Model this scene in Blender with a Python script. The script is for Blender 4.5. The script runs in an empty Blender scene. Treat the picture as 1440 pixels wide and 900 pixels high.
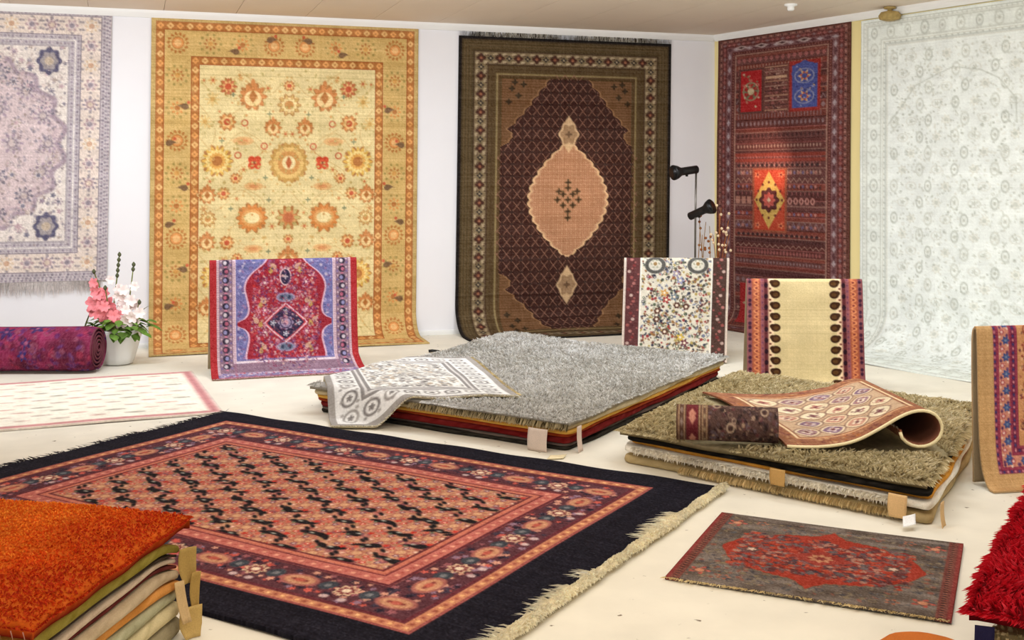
import bpy, math, random
import numpy as np
from mathutils import Vector

# ------------------------------------------------------------------ camera, light, exposure
F, YH, HC = 1600.0, 250.0, 1.5          # focal length in pixels (1440x900), horizon row, eye height
scene = bpy.context.scene
COL = scene.collection
cam_d = bpy.data.cameras.new('camera'); cam = bpy.data.objects.new('camera', cam_d); COL.objects.link(cam)
cam.location = (0, 0, HC); cam.rotation_euler = (math.pi/2, 0, 0)
cam_d.sensor_width = 36.0; cam_d.lens = F/1440*36.0; cam_d.shift_y = -(450-YH)/1440.0
cam_d.clip_start = 0.05; cam_d.clip_end = 100
scene.camera = cam

w = bpy.data.worlds.new('world'); scene.world = w; w.use_nodes = True
bg = w.node_tree.nodes['Background']; bg.inputs[0].default_value = (1.0, 0.985, 0.97, 1); bg.inputs[1].default_value = 0.95

def area(name, loc, sx, sy, power, col, rot=(0, 0, 0), spread=160):
    d = bpy.data.lights.new(name, 'AREA'); d.shape = 'RECTANGLE'; d.size = sx; d.size_y = sy
    d.energy = power; d.color = col; d.spread = math.radians(spread)
    o = bpy.data.objects.new(name, d); COL.objects.link(o); o.location = loc; o.rotation_euler = rot
    return o
def R3(x, z=0.0): return (math.radians(x), 0, math.radians(z))
# ceiling lamps out of view plus one added floor fill; the rear ones are tilted to wash the hung carpets
area('ceiling_light_left', (-3.2, 7.4, 2.9), 2.6, 0.8, 82, (0.85, 0.92, 1.0), R3(38, 10))
area('ceiling_light_middle', (-0.2, 7.8, 2.9), 2.4, 0.8, 72, (0.86, 0.92, 1.0), R3(36, 5))
area('ceiling_light_right', (1.6, 7.0, 2.9), 1.6, 1.0, 82, (0.92, 0.97, 1.0), R3(36, -38))
area('floor_fill_side', (2.1, 4.9, 2.9), 1.6, 0.8, 22, (0.94, 0.98, 1.0))  # extra lamp put in to brighten the floor at the right
area('ceiling_light_front', (-0.6, 4.4, 2.9), 2.6, 0.8, 32, (1.0, 0.92, 0.80))
area('ceiling_light_near', (0.2, 2.2, 2.9), 3.0, 0.8, 26, (1.0, 0.93, 0.82))

vs = scene.view_settings
vs.view_transform = 'Standard'; vs.look = 'None'; vs.gamma = 1.0; vs.exposure = 0.14; vs.use_curve_mapping = False

# ------------------------------------------------------------------ pixels to places
def ray(px, py): return np.array([(px-720)/F, 1.0, (YH-py)/F])
def on_plane(px, py, z=0.0):
    t = (HC-z)*F/(py-YH); return np.array([(px-720)/F*t, t, z])
EYE = np.array([0, 0, HC])
class Wall:
    def __init__(s, p, d):
        s.p = np.array([p[0], p[1], 0.0]); dd = np.array([d[0], d[1], 0.0]); s.d = dd/np.linalg.norm(dd)
        n = np.array([s.d[1], -s.d[0], 0.0])
        if np.dot(n, -s.p) < 0: n = -n
        s.n = n                                           # into the room
    def hit(s, px, py):                                   # -> (distance along the wall, height)
        r = ray(px, py); t = np.dot(s.p-EYE, s.n)/np.dot(r, s.n); q = EYE+t*r
        return np.dot(q-s.p, s.d), q[2]
    def at(s, a, z, out=0.0): return s.p+s.d*a+s.n*out+np.array([0, 0, z])
b0 = on_plane(612, 471)
BACK = Wall(b0, ((5500-720)/F, 1.0))
sc_ = BACK.hit(1005, 300)[0]
corner = BACK.at(sc_, 0)
RIGHT = Wall(corner, ((720+300)/F, -1.0))
CEIL = BACK.hit(612, 31)[1]

# ------------------------------------------------------------------ small helpers
def lin(c):
    c = np.asarray(c, float)/255.0
    return np.where(c <= 0.04045, c/12.92, ((c+0.055)/1.055)**2.4)
def srgb(r, g, b):
    v = lin((r, g, b)); return (float(v[0]), float(v[1]), float(v[2]), 1.0)
def rng(seed): return np.random.RandomState(seed)

def mat_plain(name, c, rough=0.8, var=0.12, scale=30, bump=0.0, metal=0.0, spec=0.3):
    m = bpy.data.materials.new(name); m.use_nodes = True; nt = m.node_tree; b = nt.nodes['Principled BSDF']
    tc = nt.nodes.new('ShaderNodeTexCoord'); no = nt.nodes.new('ShaderNodeTexNoise'); no.inputs['Scale'].default_value = scale
    no.inputs['Detail'].default_value = 5
    nt.links.new(tc.outputs['Object'], no.inputs['Vector'])
    rp = nt.nodes.new('ShaderNodeValToRGB')
    c0 = [x*(1-var) for x in c[:3]]+[1]; c1 = [min(1, x*(1+var)) for x in c[:3]]+[1]
    rp.color_ramp.elements[0].position = .3; rp.color_ramp.elements[1].position = .7
    rp.color_ramp.elements[0].color = c0; rp.color_ramp.elements[1].color = c1
    nt.links.new(no.outputs['Fac'], rp.inputs['Fac']); nt.links.new(rp.outputs['Color'], b.inputs['Base Color'])
    b.inputs['Roughness'].default_value = rough; b.inputs['Metallic'].default_value = metal
    b.inputs['Specular IOR Level'].default_value = spec
    if bump:
        bu = nt.nodes.new('ShaderNodeBump'); bu.inputs['Strength'].default_value = bump; bu.inputs['Distance'].default_value = 0.01
        nt.links.new(no.outputs['Fac'], bu.inputs['Height']); nt.links.new(bu.outputs['Normal'], b.inputs['Normal'])
    return m
def mat_woven(name, bump=0.35, scale=220, var=0.16, rough=0.95):
    """dyed knots (colour attribute) under fine procedural wool grain and relief"""
    m = bpy.data.materials.new(name); m.use_nodes = True; nt = m.node_tree; b = nt.nodes['Principled BSDF']
    at = nt.nodes.new('ShaderNodeAttribute'); at.attribute_name = 'Col'
    tc = nt.nodes.new('ShaderNodeTexCoord')
    no = nt.nodes.new('ShaderNodeTexNoise'); no.inputs['Scale'].default_value = scale; no.inputs['Detail'].default_value = 3
    n2 = nt.nodes.new('ShaderNodeTexNoise'); n2.inputs['Scale'].default_value = 7; n2.inputs['Detail'].default_value = 4
    nt.links.new(tc.outputs['Object'], no.inputs['Vector']); nt.links.new(tc.outputs['Object'], n2.inputs['Vector'])
    ad = nt.nodes.new('ShaderNodeMath'); ad.operation = 'ADD'
    nt.links.new(no.outputs['Fac'], ad.inputs[0]); nt.links.new(n2.outputs['Fac'], ad.inputs[1])
    mr = nt.nodes.new('ShaderNodeMapRange'); mr.inputs['From Min'].default_value = .6; mr.inputs['From Max'].default_value = 1.4
    mr.inputs['To Min'].default_value = 1-var; mr.inputs['To Max'].default_value = 1+var
    nt.links.new(ad.outputs[0], mr.inputs['Value'])
    vm = nt.nodes.new('ShaderNodeVectorMath'); vm.operation = 'SCALE'
    nt.links.new(at.outputs['Color'], vm.inputs[0]); nt.links.new(mr.outputs['Result'], vm.inputs['Scale'])
    nt.links.new(vm.outputs[0], b.inputs['Base Color'])
    b.inputs['Roughness'].default_value = rough; b.inputs['Specular IOR Level'].default_value = 0.1
    bu = nt.nodes.new('ShaderNodeBump'); bu.inputs['Strength'].default_value = bump; bu.inputs['Distance'].default_value = 0.004
    nt.links.new(no.outputs['Fac'], bu.inputs['Height']); nt.links.new(bu.outputs['Normal'], b.inputs['Normal'])
    return m
M = {}
M['woven'] = mat_woven('woven_wool')
M['shag'] = mat_woven('shaggy_wool', bump=0.2, scale=60, var=0.2)
_nt = M['shag'].node_tree; _b = _nt.nodes['Principled BSDF']; _o = _nt.nodes['Material Output']; _t = _nt.nodes.new('ShaderNodeBsdfTranslucent'); _x = _nt.nodes.new('ShaderNodeMixShader')
_x.inputs[0].default_value = .45                            # loose wool lets light through
_nt.links.new(_b.inputs['Base Color'].links[0].from_socket, _t.inputs['Color']); _nt.links.new(_b.outputs[0], _x.inputs[1]); _nt.links.new(_t.outputs[0], _x.inputs[2]); _nt.links.new(_x.outputs[0], _o.inputs['Surface'])

def tag(o, label=None, cat=None, group=None, kind=None):
    if label: o['label'] = label
    if cat: o['category'] = cat
    if group: o['group'] = group
    if kind: o['kind'] = kind
    return o

def mesh_obj(name, V, quads=None, tris=None, colors=None, mat=None, parent=None, smooth=True, flat_from=None, ngons=None):
    """numpy arrays -> one mesh object"""
    me = bpy.data.meshes.new(name)
    V = np.ascontiguousarray(V, dtype=np.float32).reshape(-1, 3)
    idx = []; starts = []; pos = 0
    for arr, k in ((quads, 4), (tris, 3)):
        if arr is not None and len(arr):
            a = np.asarray(arr, dtype=np.int32).reshape(-1, k); idx.append(a.ravel())
            starts.append(pos+np.arange(len(a), dtype=np.int32)*k); pos += a.size
    for ng in (ngons or []):
        a = np.asarray(ng, dtype=np.int32); idx.append(a); starts.append(np.array([pos], dtype=np.int32)); pos += a.size
    idx = np.concatenate(idx); starts = np.concatenate(starts)
    me.vertices.add(len(V)); me.vertices.foreach_set('co', V.ravel())
    me.loops.add(len(idx)); me.loops.foreach_set('vertex_index', idx)
    me.polygons.add(len(starts)); me.polygons.foreach_set('loop_start', starts)
    sm = np.full(len(starts), bool(smooth))
    if flat_from is not None: sm[flat_from:] = False
    me.polygons.foreach_set('use_smooth', sm)
    me.update(calc_edges=True); me.validate()
    if colors is not None:
        ca = me.color_attributes.new('Col', 'FLOAT_COLOR', 'POINT')
        c4 = np.ones((len(V), 4), np.float32); c4[:, :3] = np.asarray(colors, np.float32).reshape(-1, 3)
        ca.data.foreach_set('color', c4.ravel())
    if mat is not None: me.materials.append(mat)
    o = bpy.data.objects.new(name, me); COL.objects.link(o)
    if parent is not None: o.parent = parent
    return o
def empty(name, loc):
    o = bpy.data.objects.new(name, None); COL.objects.link(o); o.location = loc; o.empty_display_size = .1; return o
def normals(P):
    du = np.gradient(P, axis=1); dv = np.gradient(P, axis=0)
    N = np.cross(dv, du); return N/np.maximum(1e-9, np.linalg.norm(N, axis=2, keepdims=True))

def sheet(name, P, C, thick=0.012, flip=False, full=False, back=(170, 150, 120), edge=None, mat=None, parent=None):
    """a rug: P (ny,nx,3) face points, C (ny,nx,3) sRGB colours; edges (and the back) get the rug's thickness"""
    ny, nx, _ = P.shape; N = normals(P)
    if flip: N = -N
    i = np.arange(ny*nx).reshape(ny, nx)
    q = np.stack([i[:-1, :-1], i[1:, :-1], i[1:, 1:], i[:-1, 1:]], -1).reshape(-1, 4)
    if flip: q = q[:, ::-1]
    Cl = lin(C).reshape(-1, 3); V = [P.reshape(-1, 3)]; CC = [Cl]; Q = [q]; nflat = len(q)
    ring = np.concatenate([i[0, :-1], i[:-1, -1], i[-1, :0:-1], i[:0:-1, 0]])
    Pb = P-N*thick
    if full:
        off = ny*nx; V.append(Pb.reshape(-1, 3)); CC.append(np.tile(lin(back), (ny*nx, 1))); Q.append(q[:, ::-1]+off); rb = ring+off
        nflat += len(q)
    else:
        off = ny*nx; V.append(Pb.reshape(-1, 3)[ring]); rb = np.arange(len(ring))+off
        e = Cl[ring]*0.8 if edge is None else np.tile(lin(edge), (len(ring), 1)); CC.append(e)
    r2, b2 = np.roll(ring, -1), np.roll(rb, -1)
    sk = np.stack([ring, r2, b2, rb], -1)
    if flip: sk = sk[:, ::-1]
    Q.append(sk)
    return mesh_obj(name, np.concatenate(V), quads=np.concatenate(Q), colors=np.concatenate(CC), mat=mat or M['woven'],
                    parent=parent, flat_from=nflat)

def blades(name, B, T, w, C, parent, bend=None, mat=None, seed=0):
    """strands: base points B (n,3), tips T (n,3), half width w, sRGB colours C (n,3)"""
    r = rng(seed); n = len(B); w = np.broadcast_to(np.asarray(w, float), (n,))
    a = r.rand(n)*2*np.pi; ax = np.stack([np.cos(a), np.sin(a), r.randn(n)*.3], -1)
    dirn = T-B; s = np.cross(dirn, ax); s /= np.maximum(1e-9, np.linalg.norm(s, axis=1, keepdims=True)); s = s*w[:, None]
    mid = B*.45+T*.55
    if bend is not None: mid = mid+bend
    V = np.stack([B-s, B+s, mid+s*.8, mid-s*.8, T], 1).reshape(-1, 3)
    k = np.arange(n)*5
    q = np.stack([k, k+1, k+2, k+3], -1); t = np.stack([k+3, k+2, k+4], -1)
    o = mesh_obj(name, V, quads=q, tris=t, colors=np.repeat(lin(C), 5, axis=0), mat=mat or M['shag'], parent=parent, smooth=False)
    o['kind'] = 'stuff'
    return o

def grid(nx, ny): return np.meshgrid(np.linspace(0, 1, nx), np.linspace(0, 1, ny))
def smooth01(x): x = np.clip(x, 0, 1); return x*x*(3-2*x)
_np = rng(5); _tab = _np.rand(64, 64)
def vnoise(x, y):
    """smooth value noise on arrays, 0..1"""
    xi = np.floor(x).astype(int); yi = np.floor(y).astype(int); fx = smooth01(x-xi); fy = smooth01(y-yi)
    g = lambda a, b: _tab[a % 64, b % 64]
    return (g(xi, yi)*(1-fx)+g(xi+1, yi)*fx)*(1-fy)+(g(xi, yi+1)*(1-fx)+g(xi+1, yi+1)*fx)*fy
# ------------------------------------------------------------------ drawing rug designs knot by knot
class Knots:
    """a rug face W x H units, sampled every `step` units; colours are sRGB 0..255"""
    def __init__(s, W, H, step=1.0, base=(200, 180, 150), seed=1):
        s.W, s.H = W, H; s.nx = int(round(W/step))+1; s.ny = int(round(H/step))+1
        s.x = np.linspace(0, W, s.nx); s.y = np.linspace(0, H, s.ny); s.sx = W/(s.nx-1); s.sy = H/(s.ny-1)
        s.C = np.empty((s.ny, s.nx, 3)); s.C[:] = base; s.r = rng(seed); s.soft = 0.55*max(s.sx, s.sy)
        s.X, s.Y = np.meshgrid(s.x, s.y)
    def win(s, x, y, rx, ry):
        i0 = max(0, int((x-rx)/s.sx)-1); i1 = min(s.nx, int((x+rx)/s.sx)+3); j0 = max(0, int((y-ry)/s.sy)-1); j1 = min(s.ny, int((y+ry)/s.sy)+3)
        return i0, i1, j0, j1
    def put(s, sdf, x, y, rx, ry, c, a=1.0):
        i0, i1, j0, j1 = s.win(x, y, rx, ry)
        if i0 >= i1 or j0 >= j1: return
        d = sdf(s.X[j0:j1, i0:i1]-x, s.Y[j0:j1, i0:i1]-y)
        m = np.clip(.5-d/(2*s.soft), 0, 1)[..., None]*a
        s.C[j0:j1, i0:i1] = s.C[j0:j1, i0:i1]*(1-m)+np.asarray(c, float)*m
    def ell(s, x, y, rx, ry, c, rot=0.0, a=1.0):
        co, si = math.cos(rot), math.sin(rot); R = max(rx, ry)+s.soft
        k = min(rx, ry)
        s.put(lambda u, v: (np.sqrt(((u*co+v*si)/rx)**2+((-u*si+v*co)/ry)**2)-1)*k, x, y, R, R, c, a)
    def ring(s, x, y, rx, ry, wd, c, a=1.0):
        k = min(rx, ry)
        s.put(lambda u, v: np.abs((np.sqrt((u/rx)**2+(v/ry)**2)-1)*k)-wd/2, x, y, rx+wd, ry+wd, c, a)
    def ros(s, x, y, r, n, dep, c, rot=0.0, a=1.0, sq=1.0):
        s.put(lambda u, v: np.hypot(u, v/sq)-r*(1-dep+dep*np.cos(n*(np.arctan2(v/sq, u)-rot))), x, y, r*1.05, r*1.05*max(1, sq), c, a)
    def dia(s, x, y, rx, ry, c, a=1.0, p=1.0):
        k = min(rx, ry)*.7
        s.put(lambda u, v: ((np.abs(u/rx)**p+np.abs(v/ry)**p)**(1/p)-1)*k, x, y, rx+1, ry+1, c, a)
    def rect(s, x0, y0, x1, y1, c, a=1.0):
        cx, cy, hx, hy = (x0+x1)/2, (y0+y1)/2, (x1-x0)/2, (y1-y0)/2
        s.put(lambda u, v: np.maximum(np.abs(u)-hx, np.abs(v)-hy), cx, cy, hx, hy, c, a)
    def boteh(s, x, y, r, c, flip=1, rot=0.0, a=1.0):
        co, si = math.cos(rot), math.sin(rot)
        def f(u, v):
            p = (u*co+v*si)*flip; q = -u*si+v*co
            p = p-0.45*np.clip(-q/r, 0, 2)**2*r*.6
            wdt = r*.72*np.sqrt(np.clip(1-(q/r*.8+.1)**2, 0, 1))*np.clip(1+.5*q/r, .12, 1.2)
            return np.abs(p)-wdt
        s.put(f, x, y, r*1.4, r*1.4, c, a)
    def line(s, pts, wd, c, a=1.0):
        for (x0, y0), (x1, y1) in zip(pts[:-1], pts[1:]):
            cx, cy = (x0+x1)/2, (y0+y1)/2; dx, dy = x1-x0, y1-y0; L2 = dx*dx+dy*dy+1e-9
            def f(u, v, cx=cx, cy=cy):
                t = np.clip(((u+cx-x0)*dx+(v+cy-y0)*dy)/L2, 0, 1); return np.hypot(u+cx-x0-t*dx, v+cy-y0-t*dy)-wd/2
            s.put(f, cx, cy, abs(dx)/2+wd, abs(dy)/2+wd, c, a)
    def inset(s):                                        # distance from the nearest edge
        return np.minimum(np.minimum(s.X, s.W-s.X), np.minimum(s.Y, s.H-s.Y))
    def frame(s, a0, a1, c, ix=None, d=None, a=1.0):
        d = s.inset() if d is None else d
        m = (np.clip((d-a0)/s.soft+.5, 0, 1)*np.clip((a1-d)/s.soft+.5, 0, 1))[..., None]*a
        s.C[:] = s.C*(1-m)+np.asarray(c, float)*m
    def mask(s, m, c, a=1.0):
        m = np.clip(m, 0, 1)[..., None]*a; s.C[:] = s.C*(1-m)+np.asarray(c, float)*m
    def flower(s, x, y, r, cs, n=8, dep=.2, sq=1.0):
        for k, c in enumerate(cs):
            rr = r*(1-k*.85/len(cs))
            if k == len(cs)-1: s.ell(x, y, rr*.9, rr*.9*sq, c)
            else: s.ros(x, y, rr, n, dep*(1 if k == 0 else .6), c, rot=.3*k, sq=sq)
    def palm(s, x, y, r, cs, up=1):
        s.ros(x, y, r, 9, .16, cs[0]); s.ell(x, y+up*r*.15, r*.62, r*.58, cs[1]); s.dia(x, y, r*.34, r*.5, cs[2])
        s.ell(x, y-up*r*1.0, r*.16, r*.3, cs[0])
    def mirx(s): h = s.nx//2; s.C[:, s.nx-h:] = s.C[:, :h][:, ::-1]
    def miry(s): h = s.ny//2; s.C[s.ny-h:] = s.C[:h][::-1]
    def scatter(s, n, x0, y0, x1, y1, r0, r1, cols, ok=None, kind='mix', a=1.0):
        for _ in range(n):
            x = s.r.uniform(x0, x1); y = s.r.uniform(y0, y1)
            if ok is not None and not ok(x, y): continue
            r = s.r.uniform(r0, r1); c = cols[s.r.randint(len(cols))]; k = s.r.rand()
            if kind == 'dot' or (kind == 'mix' and k < .3): s.ell(x, y, r, r, c, a=a)
            elif k < .6: s.ell(x, y, r*1.3, r*.6, c, rot=s.r.uniform(0, 3.14), a=a)
            elif k < .85: s.ros(x, y, r*1.2, 5, .25, c, rot=s.r.uniform(0, 6), a=a)
            else: s.ring(x, y, r, r, r*.5, c, a=a)
    def around(s, ins, sp, fn, corners=True):
        """call fn(x, y, k, horizontal) along the centre line of a border, `ins` units in from the edge"""
        k = 0
        n = max(1, int(round((s.W-2*ins)/sp)))
        for t in range(n+1):
            x = ins+(s.W-2*ins)*t/n
            if not corners and t in (0, n): continue
            fn(x, ins, t, True); fn(x, s.H-ins, t, True)
        n = max(1, int(round((s.H-2*ins)/sp)))
        for t in range(1, n):
            y = ins+(s.H-2*ins)*t/n; fn(ins, y, t, False); fn(s.W-ins, y, t, False)
    def speck(s, amt=8, streak=5):
        s.C += s.r.randn(s.ny, s.nx, 1)*amt+s.r.randn(s.ny, 1, 1)*streak+s.r.randn(1, s.nx, 1)*streak*.5
        np.clip(s.C, 2, 253, out=s.C)
    def mute(s, f, c):
        s.C[:] = s.C*(1-f)+np.asarray(c, float)*f
    def sample(s, U, V):
        """bilinear-free lookup at u,v in 0..1"""
        i = np.clip((U*(s.nx-1)).round().astype(int), 0, s.nx-1); j = np.clip((V*(s.ny-1)).round().astype(int), 0, s.ny-1); return s.C[j, i]

def art_gold():
    W, H = 375, 515; k = Knots(W, H, 1.3, (228, 210, 156), 3)
    gold, tan, rust, cream, dk = (206, 172, 108), (192, 164, 106), (174, 108, 58), (228, 182, 118), (112, 84, 62)
    org, red, pal, olv = (214, 140, 78), (196, 84, 58), (226, 176, 116), (186, 168, 104)
    d = k.inset(); d = np.minimum(k.X, k.W-k.X); d = np.minimum(d, k.Y); d = np.minimum(d, (k.H-k.Y))
    k.frame(-5, 7, tan, d=d); k.frame(7, 17, rust, d=d); k.frame(17, 53, gold, d=d); k.frame(53, 64, rust, d=d)
    for ins in (12, 58.5):
        k.around(ins, 13, lambda x, y, t, h: (k.ros(x, y, 4.6, 4, .12, cream if t % 2 else (226, 158, 92)), k.ell(x, y, 1.2, 1.2, rust)))
        for e in (-5, 5): k.frame(ins+e-.6, ins+e+.6, (150, 74, 36), d=d)
    def bf(x, y, t, h):
        if t % 3 == 0: k.flower(x, y, 15, [(176, 110, 56), gold, org, pal], 14, .12); k.ring(x, y, 8, 8, 1, rust)
        elif t % 3 == 1:
            k.flower(x, y, 9, [rust, gold, (206, 150, 80)], 8)
            for a in range(10): k.ell(x+14*math.cos(a*.63), y+13*math.sin(a*.63), 1.7, 1.7, (150, 134, 74))
        else:
            k.flower(x, y, 9.5, [org, gold, rust], 8)
            for a in range(10): k.ell(x+14*math.cos(a*.63), y+13*math.sin(a*.63), 1.6, 1.6, (160, 140, 80))
    k.around(35, 44, bf)
    def comma(x, y, t, h):
        for e in (-1, 1):
            xx, yy = (x+e*25, y-9*e) if h else (x-9*e, y+e*25)
            if min(xx, yy, W-xx, H-yy) > 24 and min(xx, W-xx, yy, H-yy) < 48:
                k.boteh(xx, yy, 5.5, dk, e, 1.2*e); k.ell(xx+6, yy-5, 2.2, 2.2, red)
    k.around(35, 102, comma, False)
    # field, left half then mirrored
    def vine(pts): k.line(pts, .9, (200, 164, 104), .7)
    for y0 in range(70, 470, 80):
        pts = [(70+16*math.sin((y+y0)*.05)+.0*y, y0+y) for y in range(0, 84, 6)]; vine(pts)
        pts = [(130+24*math.sin((y+y0)*.08), y0+y) for y in range(0, 84, 6)]; vine(pts)
        pts = [(x, y0+20+14*math.sin(x*.09)) for x in range(66, 188, 6)]; vine(pts)
    A = [(103, 93, 10, 'r'), (137, 106, 16, 'p'), (187, 117, 13, 't'), (187, 90, 6, 'o'), (82, 111, 9, 'f'), (102, 142, 10, 'o'), (126, 143, 5, 'd'),
         (165, 149, 10, 'p'), (72, 142, 8, 'f'), (124, 168, 12, 'e'), (153, 175, 5, 'd'), (89, 196, 18, 'y'), (187, 198, 23, 'b'), (140, 198, 10, '4'),
         (117, 188, 5, 'd'), (114, 220, 6, 'o'), (139, 231, 11, 'e'), (155, 219, 3, 'g'), (76, 243, 10, 'p'), (98, 241, 7, 'o'), (137, 275, 18, 'l'),
         (187, 275, 14, 'r2'), (77, 276, 9, 't'), (76, 308, 10, 'p'), (103, 309, 8, 'o'), (187, 305, 5, 'o'), (139, 318, 11, 'e'), (187, 334, 13, 'p'),
         (117, 331, 6, 'o'), (160, 322, 3, 'g'), (108, 262, 3, 'g'), (160, 250, 3, 'g'), (110, 104, 3, 'g'), (160, 130, 3, 'g'), (95, 168, 3, 'g'),
         (88, 356, 17, 'y'), (140, 360, 10, '4'), (187, 372, 20, 'b'), (110, 385, 6, 'o'), (76, 398, 10, 'p'), (137, 412, 17, 'l'), (187, 420, 12, 'r2'), (98, 435, 8, 'o')]
    for x, y, r, t in A:
        r = r*1.18
        if t in ('p', 't', 'y', 'b', 'l', 'r', 'r2', 'o'): k.ros(x, y, r+2.2, 10, .1, (222, 198, 142)); k.ros(x, y, r+1.0, 10, .14, (172, 116, 68))
        if t == 'r': k.flower(x, y, r, [(186, 96, 66), pal, red], 8, .3)
        elif t == 'p': k.palm(x, y, r, [(206, 132, 78), (240, 208, 150), rust])
        elif t == 't': k.flower(x, y, r, [(206, 168, 104), (238, 216, 158), (200, 140, 80)], 10)
        elif t == 'o': k.flower(x, y, r, [(210, 138, 80), (236, 196, 132), red], 6)
        elif t == 'f': k.ros(x, y, r, 8, .3, (226, 196, 130)); k.ell(x, y, r*.3, r*.3, (206, 160, 90))
        elif t == 'd': k.ring(x, y, r*.7, r*.7, 1.6, red)
        elif t == 'e': k.ell(x, y, r, r*.42, (226, 178, 120)); k.ell(x, y, r*.5, r*.2, (210, 140, 90))
        elif t == 'y': k.flower(x, y, r, [(222, 176, 84), (240, 214, 140), (222, 164, 84), rust], 16, .14)
        elif t == 'b': k.flower(x, y, r, [(196, 152, 84), (228, 190, 116), (206, 146, 84), (240, 222, 170)], 18, .06, 1.08); k.dia(x, y, 4, 9, (186, 96, 60))
        elif t == '4':
            for e in range(4): k.ell(x+r*.5*math.cos(e*1.57+.78), y+r*.5*math.sin(e*1.57+.78), r*.42, r*.42, (204, 70, 46))
            k.ell(x, y, 2, 2, (110, 50, 40))
        elif t == 'l': k.ros(x, y, r, 14, .1, (212, 132, 70), sq=.92); k.ell(x, y, r*.68, r*.55, (224, 164, 100)); k.ell(x, y, r*.5, r*.36, (244, 226, 172))
        elif t == 'r2': k.flower(x, y, r, [(190, 170, 110), (204, 130, 80), (182, 96, 62)], 8, .25)
        elif t == 'g': k.ros(x, y, r, 4, .3, (128, 136, 104))
    for _ in range(60):
        x, y = k.r.uniform(68, 186), k.r.uniform(70, 450)
        if all((x-a_[0])**2+(y-a_[1])**2 > (a_[2]+6)**2 for a_ in A): k.flower(x, y, k.r.uniform(3, 6), [[(206, 160, 96), (196, 140, 84), (186, 160, 100)][k.r.randint(3)], (228, 200, 140), (196, 110, 70)], 6, .3)
    k.scatter(330, 66, 68, 187, 450, .9, 2.1, [olv, (204, 150, 90), (190, 166, 104), (214, 176, 110)])
    k.C += (vnoise(k.X*.03, k.Y*.12)[..., None]-.5)*16; k.mirx(); k.mute(.14, (206, 170, 110)); k.speck(6, 4); return k

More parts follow.
